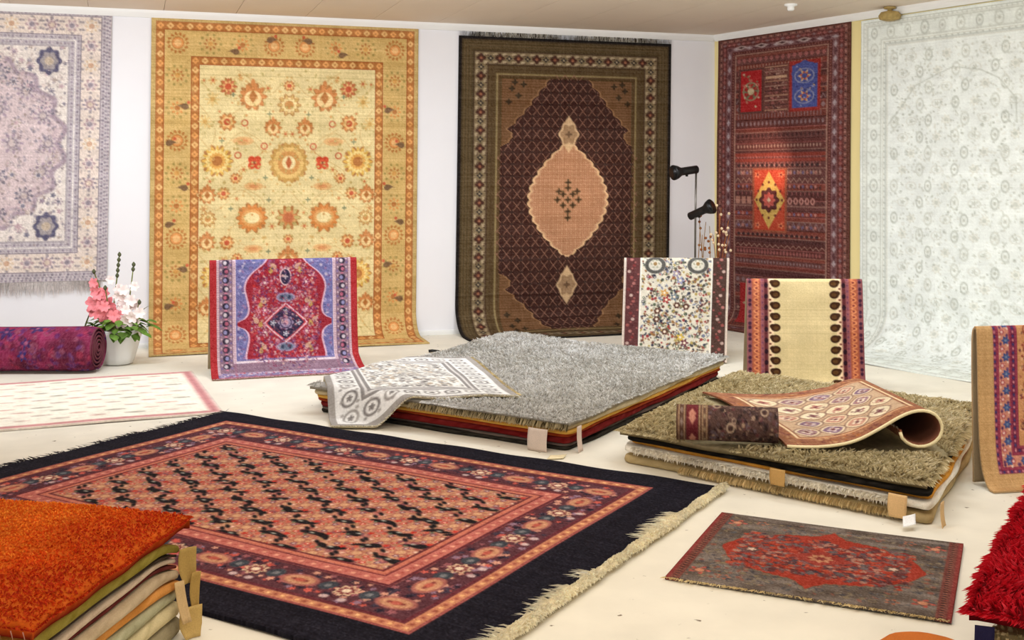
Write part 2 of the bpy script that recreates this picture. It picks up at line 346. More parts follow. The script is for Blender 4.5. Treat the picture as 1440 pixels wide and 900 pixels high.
def art_medallion():
    W, H = 300, 480; k = Knots(W, H, 1.28, (112, 80, 54), 4); d = k.inset()
    k.frame(4, 21, (80, 66, 44), d=d)
    for a in (8, 12, 16): k.frame(a-.8, a+.8, (98, 80, 54), d=d)
    k.frame(21, 39, (128, 110, 82), d=d); k.scatter(10, 0, 0, 1, 1, 1, 1, [(0, 0, 0)])
    def b(x, y, t, h):
        if t % 2 == 0: k.ros(x, y, 6.6, 4, .18, (72, 44, 36)); k.ell(x, y, 2, 2, (150, 96, 70))
        else:
            k.ros(x, y, 4.2, 4, .2, (58, 50, 44)); k.ell(x, y, 1.1, 1.1, (196, 176, 140))
        for e in (-1, 1):
            for f in (-1, 1):
                xx, yy = (x+5.2*e, y+5.5*f) if h else (x+5.5*f, y+5.2*e)
                k.ell(xx, yy, 2.0, 1.5, (178, 158, 126)); k.ell(xx+1.5, yy+1.5, 1.1, 1.1, (72, 52, 40))
    k.around(30, 12.6, b)
    k.frame(20, 21.6, (70, 52, 38), d=d); k.frame(38.5, 40, (66, 48, 36), d=d)
    k.frame(40, 58, (88, 70, 46), d=d); k.frame(44, 46, (84, 66, 44), d=d); k.frame(51, 53.5, (138, 120, 82), d=d); k.frame(53.5, 56, (92, 70, 46), d=d)
    # field with weft streaks
    inn = d > 57; k.C[inn] += (np.sin(k.Y*1.6)*7)[inn][:, None]
    cx = 152
    ys = [50, 60, 80, 103, 130, 141, 160, 240, 330, 344, 356, 385, 410, 428, 436]; hw = [18, 26, 42, 58, 82, 74, 97, 99, 97, 74, 82, 52, 36, 22, 8]
    half = np.interp(k.Y, ys, hw)+4.2*np.abs(np.sin(k.Y*math.pi/13.5)); half[(k.Y < 50) | (k.Y > 436)] = -5
    sd = np.abs(k.X-cx)-half
    k.mask(np.clip(.5-(sd-2.2)/1.5, 0, 1)*(d > 57), (150, 112, 78)); k.mask(np.clip(.5-sd/1.2, 0, 1)*(d > 57), (64, 40, 34))
    lat = np.minimum(np.abs(((k.X-cx)/13+(k.Y-230)/17+.5) % 1-.5), np.abs(((k.X-cx)/13-(k.Y-230)/17+.5) % 1-.5))*13
    k.mask((sd < -2)*np.clip(1.25-lat/.8, 0, 1), (142, 102, 84), .95)
    cell = np.hypot((((k.X-cx)/13+.5) % 1-.5)*13, (((k.Y-230)/17+.5) % 1-.5)*17)
    k.mask((sd < -3)*np.clip(2.6-cell, 0, 1), (38, 28, 26), .7)
    # corner flowers
    for sx in (-1, 1):
        for y0, sy in ((72, 1), (412, -1)):
            for a, b2 in ((0, 0), (9, 10), (-4, 19), (16, -6), (4, -9)): k.ros(cx+sx*(80-a), y0+sy*b2, 4.6, 4, .25, (58, 46, 32))
    # medallion
    my, a0, b0 = 230, 53, 82
    t = np.clip(np.abs(k.Y-my)/b0, 0, 1); hwm = a0*(1-t**1.9)+3.6*np.abs(np.sin((k.Y-my)*math.pi/12.0))*(t < .97)
    sm = np.abs(k.X-cx)-hwm; ok = (np.abs(k.Y-my) < b0)
    k.mask(np.clip(.5-(sm-1.5)/1.3, 0, 1)*ok, (214, 176, 134)); k.mask(np.clip(.5-(sm+1.6)/1.3, 0, 1)*ok, (184, 140, 108))
    g = ((np.abs((k.X/3.2) % 1-.5) < .2) | (np.abs((k.Y/3.2) % 1-.5) < .2))*ok*(sm < -4); k.mask(g*1.0, (158, 106, 76), .55)
    for x, y in ((0, 0), (-7, -8), (7, -8), (-7, 8), (7, 8), (0, -17), (0, 17), (-15, 0), (15, 0), (-13, -12), (13, -12), (0, -25), (0, 26)): k.ros(cx+x, my+y, 5, 4, .25, (96, 74, 50)); k.ros(cx+x, my+y, 2.4, 4, .3, (58, 42, 32))
    for py, rx, ry in ((136, 13, 20), (352, 13, 21)):
        k.dia(cx, py, rx+1, ry+6, (206, 172, 132), p=1.15); k.ros(cx, py, rx+2, 6, .12, (206, 172, 132), sq=1.25)
        k.ros(cx, py, rx-.5, 6, .12, (160, 128, 96), sq=1.25); k.ros(cx, py, 5, 4, .25, (110, 84, 62)); k.dia(cx, py-ry, 2, 7, (206, 172, 132)); k.dia(cx, py+ry, 2, 7, (206, 172, 132))
    k.frame(-5, 4, (34, 30, 28), d=d); k.speck(6, 4); return k

def art_mauve():
    W, H = 420, 388; k = Knots(W, H, 1.5, (232, 222, 212), 6); d = k.inset()
    cxx, cyy = W/2, H/2
    th = np.arctan2((k.Y-cyy)/1.0, (k.X-cxx)); rr = np.hypot((k.X-cxx)/150, (k.Y-cyy)/132)+.035*np.cos(th*22)
    k.mask(np.clip((1.02-rr)*40, 0, 1), (168, 150, 160)); k.mask(np.clip((.97-rr)*40, 0, 1), (214, 194, 194))
    k.mask(np.clip(1-np.abs(rr-.9)*30, 0, 1), (188, 164, 172), .6)
    cs = [(150, 132, 146), (120, 118, 134), (196, 168, 172), (176, 160, 150), (222, 206, 196)]
    for a in range(18):
        t = a*2*math.pi/18
        for q, r in ((.86, 13), (.55, 15), (.28, 11)):
            if q < .8 and a % 2: continue
            x, y = cxx+150*q*math.cos(t), cyy+132*q*math.sin(t)
            c0 = (118, 114, 128) if (a//2) % 2 else (170, 150, 164)
            k.flower(x, y, r, [c0, (206, 190, 190), (140, 128, 140), (200, 184, 180)], 9, .22)
    k.flower(cxx, cyy, 26, [(112, 108, 124), (200, 184, 184), (130, 120, 132), (206, 190, 180)], 12)
    k.scatter(900, 60, 58, W-60, H-58, 1.2, 2.6, [(150, 140, 150), (128, 124, 138), (196, 176, 168), (180, 160, 160)], a=.75)
    for _ in range(70):
        x, y = k.r.uniform(64, W-64), k.r.uniform(62, H-62); k.flower(x, y, k.r.uniform(4, 8), [cs[k.r.randint(5)], (214, 200, 196), cs[k.r.randint(3)]], 7, .25)
    k.scatter(700, 60, 58, W-60, H-58, .9, 2.0, [(128, 116, 120), (150, 134, 124), (110, 106, 120), (226, 214, 206)], a=.8)
    for sx in (0, 1):
        for sy in (0, 1):
            x = 82 if not sx else W-82; y = 78 if not sy else H-78
            k.ros(x, y, 17, 8, .09, (88, 86, 110), sq=1.2); k.ros(x, y, 12, 6, .1, (160, 152, 152), sq=1.15); k.ell(x, y, 6, 6, (196, 178, 156))
            for a in range(14): k.ros(x+30*math.cos(a*.45)*(.9+.3*(a % 2)), y+30*math.sin(a*.45)*(.9+.3*(a % 3)), 4, 5, .25, cs[a % 5])
    k.frame(-5, 14, (206, 198, 198), d=d)
    for i_, r_ in ((2.5, 1.5), (6, 1.6), (10, 1.8)): k.around(i_, 5.2, lambda x, y, t, h: k.ell(x, y, r_, r_, (128, 118, 132) if t % 2 else (160, 146, 156)))
    k.frame(14, 40, (232, 216, 202), d=d); k.frame(13, 14.4, (150, 138, 146), d=d); k.frame(39.6, 41, (140, 130, 140), d=d)
    def b(x, y, t, h):
        m = t % 4
        if m == 0: k.flower(x, y, 11, [(150, 138, 148), (226, 208, 200), (168, 140, 146), (220, 200, 180)], 8)
        elif m == 2: k.flower(x, y, 10, [(226, 200, 168), (238, 224, 206), (210, 170, 140)], 8)
        else: k.flower(x, y, 9, [(184, 156, 158), (222, 204, 200), (150, 140, 150)], 6)
        for e in range(6): k.ell(x+13*math.cos(e*1.05+.5), y+11*math.sin(e*1.05+.5), 1.8, 1.4, (150, 142, 146))
    k.around(27, 27, b)
    k.frame(41, 56, (196, 188, 190), d=d)
    for i_ in (44, 52): k.around(i_, 5, lambda x, y, t, h: k.ell(x, y, 1.7, 1.7, (140, 128, 142) if t % 2 else (170, 158, 164)))
    k.frame(47, 49, (230, 222, 216), d=d); k.frame(55.5, 57, (146, 138, 146), d=d)
    k.scatter(1500, 0, 0, W, H, .7, 1.5, [(150, 140, 144), (132, 120, 124), (170, 150, 146), (226, 214, 206)], a=.6); k.mute(.12, (150, 134, 134)); k.speck(8, 3); return k

def art_panels():
    """maroon rug of bands and square panels"""
    W, H = 186, 470; k = Knots(W, H, 1.08, (104, 52, 46), 8); d = np.minimum(np.minimum(k.X, W-k.X), np.minimum(k.Y, H-k.Y))
    cl, pk, gr, dk, og = (178, 146, 130), (168, 98, 96), (140, 120, 126), (58, 34, 36), (150, 84, 60)
    # field bands
    y = 30.0; r = rng(12); n = 0
    while y < H-30:
        hgt = r.choice([6, 8, 10, 13]); c = [(112, 54, 46), (88, 46, 44), (124, 60, 50), (100, 60, 58), (78, 44, 44)][r.randint(5)]
        k.rect(28, y, W-28, y+hgt, c); k.rect(28, y, W-28, y+1.1, [cl, dk, pk][n % 3], .7)
        if hgt >= 8:
            sp = r.choice([4.5, 6, 8]); cc = [cl, pk, gr, dk][r.randint(4)]
            for x in np.arange(33, W-32, sp):
                m = n % 4
                if m == 0: k.dia(x, y+hgt/2+.5, sp*.4, hgt*.34, cc, .85)
                elif m == 1: k.rect(x-.7, y+2, x+.7, y+hgt-1.5, cc, .8)
                elif m == 2: k.ell(x, y+hgt/2, sp*.28, hgt*.25, cc, a=.85)
                else: k.line([(x-sp/2, y+hgt-2), (x, y+2), (x+sp/2, y+hgt-2)], 1, cc, .85)
        y += hgt; n += 1
    for yb in (176, 184, 262): k.rect(28, yb, W-28, yb+5, (136, 58, 48))
    # borders
    k.frame(-5, 4, (92, 54, 46), d=d); k.frame(4, 7, (150, 112, 104), d=d, a=.6); k.frame(7, 15, (98, 50, 48), d=d); k.frame(15, 22, (120, 84, 88), d=d); k.frame(22, 27, (88, 44, 42), d=d); k.frame(27, 29, cl, d=d, a=.8)
    k.around(5.5, 5, lambda x, y, t, h: k.ell(x, y, 1.2, 1.2, (170, 120, 110) if t % 2 else dk))
    k.around(11, 7, lambda x, y, t, h: k.dia(x, y, 3.4 if h else 2, 2 if h else 3.4, pk if t % 3 else gr, .8))
    k.around(18.5, 10, lambda x, y, t, h: k.dia(x, y, 5 if h else 2.5, 2.5 if h else 5, (186, 176, 182) if t % 2 else (76, 44, 50), .85))
    k.around(24.5, 4, lambda x, y, t, h: k.ell(x, y, 1, 1, (140, 88, 80)))
    k.rect(29, 30, W-29, 34, (120, 60, 50)); 
    for x in range(36, W-30, 30): k.dia(x, 17, 11, 3.4, (206, 190, 186), .9); k.dia(x, 17, 5, 1.6, dk)
    # top panels
    k.rect(33, 50, 70, 117, (86, 52, 48)); k.rect(36, 53, 67, 114, (176, 30, 34)); k.rect(70, 48, 106, 118, (110, 66, 60))
    for yy in range(50, 116, 7): k.rect(72, yy, 104, yy+1.3, [cl, dk, (190, 150, 120)][yy % 3]); k.scatter(9, 74, yy+2, 102, yy+6, .8, 1.5, [cl, dk, pk])
    k.rect(73, 64, 103, 68, (206, 168, 134))
    k.rect(106, 46, 149, 118, (156, 44, 40)); k.ros(127, 64, 18, 8, .05, (66, 84, 160)); k.rect(110, 52, 145, 113, (66, 84, 160))
    k.flower(51, 84, 13, [(110, 112, 84), (150, 44, 38), (204, 190, 150)], 6, .4); k.ring(51, 84, 11, 13, 2, (150, 140, 110)); k.scatter(26, 40, 58, 63, 110, 1, 2, [(200, 120, 100), (140, 120, 90), (210, 180, 150)])
    for yy in (68, 97): k.flower(127, yy, 9, [(206, 180, 150), (200, 96, 60), (66, 84, 160)], 6, .35); k.ring(127, yy, 13, 10, 1.3, (150, 160, 190))
    k.scatter(30, 112, 54, 143, 111, .8, 1.6, [(150, 160, 200), (206, 170, 120), (40, 54, 120)])
    # centre panel
    k.rect(54, 198, 104, 292, (156, 84, 60)); k.rect(57, 201, 101, 289, (198, 72, 48)); k.dia(79, 245, 22, 42, (226, 188, 96)); k.ros(79, 245, 15, 8, .1, (84, 40, 40), sq=1.25); k.ros(79, 245, 9.5, 8, .12, (206, 96, 86), sq=1.2); k.dia(79, 245, 3, 4, (230, 200, 170))
    for a in range(12): k.ell(79+18.5*math.cos(a*.5236), 245+26*math.sin(a*.5236), 1.6, 2, (110, 50, 40))
    for sx in (-1, 1):
        for sy in (-1, 1): k.ros(79+17*sx, 245+37*sy, 5, 5, .25, (230, 130, 90)); k.ell(79+17*sx, 245+37*sy, 1.6, 1.6, (120, 40, 40))
    for x in range(108, 146, 8): k.ell(x, 246, 3.2, 5.2, (196, 140, 130)); k.ell(x, 246, 1.3, 2.4, (100, 50, 50))
    for x in range(33, 52, 8): k.rect(x-3, 240, x+3, 251, (206, 150, 130), .8)
    for yy in (205, 225, 265, 283):
        for x in list(range(34, 52, 6))+list(range(108, 148, 6)): k.ell(x, yy, 1.8, 2.4, (110, 96, 130) if x % 4 else (180, 120, 110))
    for yy in (194, 296):
        for x in range(34, 152, 7): k.dia(x, yy, 2.6, 3, (50, 36, 40)); k.ell(x+3.5, yy, .9, .9, cl)
    for (px, c) in ((36, (160, 34, 36)), (110, (60, 78, 150))): k.rect(px, 370, px+33, 432, c); k.flower(px+16, 400, 12, [(170, 150, 120), c, (206, 180, 150)], 6, .4)
    k.mute(.22, (104, 72, 62)); k.speck(9, 3); return k

def art_ivory():
    W, H = 430, 640; k = Knots(W, H, 1.65, (238, 243, 239), 9); d = k.inset(); g1, g2, g3 = (206, 210, 201), (220, 222, 213), (188, 193, 184)
    def ovm(x, y, r, c=g1): k.ring(x, y, r*.62, r, 1.6, c); k.ros(x, y, r*.45, 6, .25, g2); k.ell(x, y, 1.3, 1.8, g3)
    for j, yy in enumerate(range(66, H-48, 25)):
        for i_, xx in enumerate(range(56+(14 if j % 2 else 0), W-44, 28)):
            m = (i_*7+j*3) % 4
            if m == 0: ovm(xx, yy, 9)
            elif m == 1: k.flower(xx, yy, 8, [g2, (236, 238, 230), g1], 7)
            elif m == 2: ovm(xx, yy, 8, g3)
            else: k.ring(xx, yy, 8, 6, 1.2, g2); k.ros(xx, yy, 4, 5, .25, g1)
    k.scatter(2600, 50, 52, W-50, H-50, .8, 1.9, [g1, g1, g2, g3])
    pts = [(46, 170), (70, 140), (90, 112), (118, 100), (150, 88), (190, 96), (215, 110), (238, 140), (240, 175)]; k.line(pts, 1.5, g3, .8)
    k.frame(-5, 40, (236, 241, 235), d=d)
    for a, c in ((5, g1), (9, g2), (12, g1), (34, g1), (38, g2), (42, g3), (45, g2)): k.frame(a-.9, a+.9, c, d=d)
    k.around(23, 27, lambda x, y, t, h: ovm(x, y, 9.5 if t % 2 else 7.5, g3 if t % 3 == 0 else g1))
    k.around(23, 9, lambda x, y, t, h: k.ell(x+(0 if h else 9*(-1)**t), y+(9*(-1)**t if h else 0), 1.6, 1.2, g1))
    k.around(7.5, 7, lambda x, y, t, h: k.ell(x, y, 1.3, 1.3, g1)); k.around(40, 9, lambda x, y, t, h: k.ell(x, y, 1.3, 1.3, g3))
    k.speck(3, 2); return k

def art_redblue():
    W, H = 200, 192; k = Knots(W, H, 1.05, (108, 110, 160), 11); dx = np.minimum(k.X, W-k.X)
    CY = 95
    k.scatter(1100, 30, 0, 170, H, .9, 2.2, [(150, 148, 190), (84, 80, 134), (186, 176, 196), (140, 110, 150), (84, 98, 140), (120, 90, 130)])
    hw = np.interp(k.Y, [-10, 6, 22, 40, 62, 78, 90, 95, 100, 112, 128, 146, 160, 172, 180], [20, 24, 46, 55, 50, 47, 54, 66, 54, 47, 50, 54, 46, 24, 0])
    row = np.convolve(np.pad(hw[:, 0], 8, mode='edge'), np.ones(17)/17, 'valid'); tip = np.clip(1-np.abs(k.y-CY)/7, 0, 1)*12; hw = np.repeat((row+tip)[:, None], k.nx, 1)
    sd = np.abs(k.X-101)-hw
    k.mask(np.clip(.5-(sd-2.5)/1.2, 0, 1)*(k.Y < 172), (214, 176, 192)); k.mask(np.clip(.5-sd/1.2, 0, 1)*(k.Y < 172), (146, 34, 44))
    f = lambda x, y: abs(x-101) < np.interp(y, [0, 22, 62, 95, 128, 150, 168], [20, 42, 44, 48, 44, 42, 20])
    k.scatter(1500, 45, 4, 157, 166, 1, 2.4, [(180, 70, 84), (130, 34, 60), (196, 140, 150), (140, 76, 110), (184, 46, 44), (104, 44, 80), (186, 110, 100), (176, 44, 50)], f)
    for sx in (-1, 1):
        for y_ in (12, 62, 90, 128): k.boteh(101+sx*(16 if y_ == 12 else 30 if y_ != 90 else 40), y_, 4.6, (196, 150, 124), sx, .5*sx); k.boteh(101+sx*(20 if y_ == 12 else 34), y_+6, 4, (180, 140, 76), -sx)
        for y_ in (36, 76, 108, 146): k.flower(101+sx*28, y_, 5, [(206, 140, 160), (150, 60, 90), (230, 200, 190)], 6)
    k.ell(101, 28, 8, 13, (226, 190, 190)); k.ell(101, 28, 6.5, 11, (40, 36, 60)); k.ros(101, 28, 4, 4, .3, (170, 160, 170))
    for y_ in (58, 130): k.ell(101, y_, 13, 7, (150, 134, 160)); k.ell(101, y_, 10, 4.8, (96, 110, 130)); k.ell(96, y_, 2, 2.6, (40, 50, 70)); k.ell(106, y_, 2, 2.6, (40, 50, 70))
    k.dia(101, CY, 30, 29, (232, 190, 196), p=1.05); k.dia(101, CY, 27.5, 26.5, (206, 60, 66), p=1.05); k.dia(101, CY, 25, 24, (44, 38, 62), p=1.1)
    k.ros(101, CY, 11, 8, .1, (150, 134, 160)); k.ring(101, CY, 7.5, 7.5, 1.6, (60, 50, 80)); k.ell(101, CY, 3.5, 3.5, (206, 150, 160))
    for a in range(4): k.flower(101+17*math.cos(a*1.5708), CY+16*math.sin(a*1.5708), 4.2, [(206, 206, 206), (90, 90, 120), (200, 200, 200)], 5)
    # side and end borders
    d = np.minimum(dx, 182-k.Y)
    k.frame(-80, 9, (166, 40, 40), d=dx); k.frame(9, 12, (224, 206, 206), d=d); k.frame(12, 30, (134, 108, 122), d=d); k.frame(30, 34, (222, 206, 210), d=d); k.frame(34, 36, (110, 110, 160), d=d)
    for y_ in np.arange(3, 176, 2.6):
        for x in (10.5, 32): k.rect(x-1.3, y_, x+1.3, y_+.9, (150, 90, 110)); k.rect(W-x-1.3, y_, W-x+1.3, y_+.9, (150, 90, 110))
    for n_, y_ in enumerate(np.arange(6, 168, 12.5)):
        for x in (21, W-21):
            k.ell(x, y_, 4.6, 4.8, (40, 36, 52)); k.ell(x+(1 if n_ % 2 else -1), y_, 2.5, 3, [(206, 196, 200), (170, 90, 110), (140, 140, 180)][n_ % 3]); k.ell(x, y_+6.2, 2, 1.6, (196, 120, 140))
            for e in (-1, 1): k.ell(x+6.5*e, y_+3, 1.4, 1.8, (110, 96, 140)); k.ell(x+6*e, y_-3, 1.2, 1.4, (200, 176, 180))
    m = ((k.Y > 168) & (dx > 10)); k.C[m] = k.C[m]*.55+np.array((170, 150, 170))*.45
    k.scatter(200, 12, 170, W-12, 184, 1, 2, [(120, 116, 160), (206, 190, 200), (170, 80, 96)])
    m = (k.Y > 184) & (dx > 6); k.C[m] = k.C[m]*.3+np.array((190, 96, 104))*.7
    k.scatter(140, 8, 186, W-8, 200, .8, 1.6, [(226, 190, 196), (150, 60, 80)])
    k.scatter(900, 44, 2, 158, 170, .7, 1.6, [(110, 40, 66), (186, 130, 140), (90, 60, 100), (196, 160, 150), (120, 60, 70)], f); k.mute(.14, (120, 86, 104)); k.speck(10, 3); return k

def art_garden():
    """ivory field full of small coloured flowers, dark maroon side borders"""
    W, H = 148, 152; k = Knots(W, H, .98, (214, 206, 188), 13)
    k.scatter(900, 26, 0, 122, H, .9, 2.3, [(58, 60, 78), (74, 70, 70), (96, 92, 80), (110, 70, 60), (150, 110, 70), (120, 124, 146), (90, 100, 80), (170, 150, 90), (150, 60, 60)])
    k.scatter(150, 26, 0, 122, H, .7, 1.1, [(90, 90, 90), (60, 60, 70)], kind='dot')
    for x, y, c in ((61, 62, (160, 64, 62)), (72, 58, (110, 120, 130)), (58, 52, (200, 150, 80)), (82, 116, (206, 176, 80)), (80, 34, (150, 150, 176)), (74, 24, (150, 140, 160)), (88, 124, (110, 60, 70)), (70, 140, (170, 100, 80)), (50, 150, (110, 120, 90)), (97, 150, (70, 80, 110))):
        k.ros(x, y, 6, 5, .25, c); k.ell(x, y, 1.8, 1.8, (230, 214, 190))
    for x, y in ((49, 78), (48, 90), (89, 72), (76, 70), (60, 108)): k.ros(x, y, 5, 6, .1, (92, 60, 50)); k.ell(x, y, 2, 2, (226, 210, 190))
    for x in (44, 104): k.ell(x, 12, 15, 13, (206, 200, 186)); k.ring(x, 12, 12, 10, 4.5, (86, 84, 80)); k.flower(x, 10, 7, [(160, 160, 140), (214, 206, 190), (150, 120, 80)], 6); k.rect(x-17, -8, x+17, 0, (226, 220, 206))
    for s_ in (0, 1):
        q = lambda x: x if not s_ else W-x
        a, b = sorted((q(3), q(23))); k.rect(a, -5, b, H+5, (92, 54, 54) if not s_ else (78, 56, 50))
        a, b = sorted((q(-5), q(3))); k.rect(a, -5, b, H+5, (214, 196, 182))
        a, b = sorted((q(23), q(25))); k.rect(a, -5, b, H+5, (226, 220, 210))
        for n_, y in enumerate(np.arange(4, H, 8.6)):
            k.ell(q(11+4*math.sin(n_*2.1)), y, 2.5, 2.2, [(170, 110, 104), (120, 54, 54), (186, 156, 146), (150, 84, 80)][n_ % 4]); k.ell(q(16-5*math.sin(n_*2.1)), y+4, 1.6, 1.4, (150, 90, 86))
    k.speck(7, 2); return k

def art_boteh():
    """plain cream field, a row of dark botehs down each side, rust borders"""
    W, H = 160, 164; k = Knots(W, H, 1.0, (214, 195, 148), 14)
    for s_ in (0, 1):
        q = lambda x: x if not s_ else W-x
        R = lambda x0, x1, c, a=1.0: k.rect(min(q(x0), q(x1)), -5, max(q(x0), q(x1)), H+5, c, a)
        R(-5, 30, (140, 84, 88)); R(7, 19, (168, 92, 68)); R(19, 21, (150, 90, 96)); R(24, 29, (96, 46, 50)); R(29, 31, (190, 150, 130)); R(31, 37, (232, 206, 170))
        for n_, y in enumerate(np.arange(3, H, 8.2)):
            k.ell(q(4), y*2.0 % (H+6), 2.2, 2.6, (66, 36, 56)); k.line([(q(10), y-3.5), (q(16), y), (q(10), y+3.5)], 1.5, (214, 140, 96)); k.ring(q(13), y+4.1, 3, 2.6, 1.2, (206, 128, 90)); k.ell(q(13), y+4.1, 1.2, 1.2, (120, 50, 50)); k.ell(q(21.5), y, 1.2, 1.6, (110, 66, 86))
        for n_, y in enumerate(np.arange(8, H, 15.8)):
            k.ell(q(39.5), y+.6, 6.6, 5.6, (64, 40, 26)); k.ell(q(35), y-1.5, 3.6, 3.2, (64, 40, 26)); k.ell(q(40), y+.8, 3.6, 2.6, (92, 62, 34)); k.ell(q(26.5), y+3, 2.6, 3.6, (44, 24, 34)); k.ell(q(32), y+8, 1.7, 1.4, (120, 70, 60))
    k.C += (vnoise(k.X*.02, k.Y*.06)[..., None]-.5)*14; k.speck(4, 3); return k

def art_sand():
    """plain sand border, magenta and blue floral guard, orange-sand field"""
    W, H = 300, 245; k = Knots(W, H, 1.4, (206, 150, 104), 15); d = np.minimum(np.minimum(k.X, W-k.X), H-8-k.Y)
    k.scatter(700, 66, -5, W-66, H-70, 1, 2.2, [(150, 70, 60), (110, 50, 60), (226, 180, 140), (120, 80, 70)])
    for y in range(10, H-70, 26):
        for x in range(80, W-70, 26): k.ring(x, y, 8, 8, 1.8, (150, 76, 60)); k.ros(x, y, 4, 5, .3, (90, 44, 54))
    k.frame(24, 62, (150, 62, 84), d=d); k.frame(24, 29, (120, 50, 80), d=d); k.frame(33, 49, (206, 140, 120), d=d); k.frame(53, 58, (110, 44, 74), d=d)
    def pts(ins, sp):
        o = [(ins, y) for y in np.arange(0, H-8-ins, sp)]; o += [(W-ins, y) for y in np.arange(0, H-8-ins, sp)]; o += [(x, H-8-ins) for x in np.arange(ins, W-ins, sp)]; return o
    for n_, (x, y) in enumerate(pts(41, 12)):
        c = (70, 84, 138) if n_ % 2 == 0 else (170, 60, 80); k.ros(x+3*(-1)**n_, y, 6.5 if n_ % 2 == 0 else 4, 6, .18, c); k.ell(x+3*(-1)**n_, y, 2, 2, (120, 140, 170) if n_ % 2 == 0 else (230, 200, 190)); k.ell(x-5*(-1)**n_, y+5, 2, 2.4, (100, 60, 100)); k.ell(x+6*(-1)**n_, y+7, 1.6, 1.6, (236, 206, 190))
    for n_, (x, y) in enumerate(pts(26.5, 6)+pts(55.5, 6)): k.ell(x, y, 1.5, 1.9, (60, 60, 110) if n_ % 2 else (206, 130, 140))
    k.frame(-60, 24, (200, 160, 110), d=d); k.speck(6, 4); return k

def art_dashes():
    """cream flatweave with rows of short dashes and a dusty pink border; units cm"""
    W, H = 330, 172; k = Knots(W, H, 1.6, (244, 238, 222), 16); d = k.inset()
    for j, y in enumerate(np.arange(16, H-12, 13.5)):
        for i_, x in enumerate(np.arange(14+(11 if j % 2 else 0), W-16, 22)):
            c = [(196, 176, 164), (206, 168, 156), (168, 160, 146), (214, 190, 176)][(i_*5+j*3) % 4]; L = k.r.uniform(4, 6.5)
            k.rect(x-L, y-1.5, x+L, y+1.5, c, .85); k.rect(x-L*.5, y-2.2, x+L*.3, y+2.2, c, .6)
    k.frame(-5, 1.5, (236, 224, 212), d=d); k.frame(1.5, 8, (208, 150, 148), d=d); k.frame(3.5, 5, (190, 128, 130), d=d); k.frame(8, 9.2, (232, 214, 200), d=d)
    k.speck(5, 2); return k

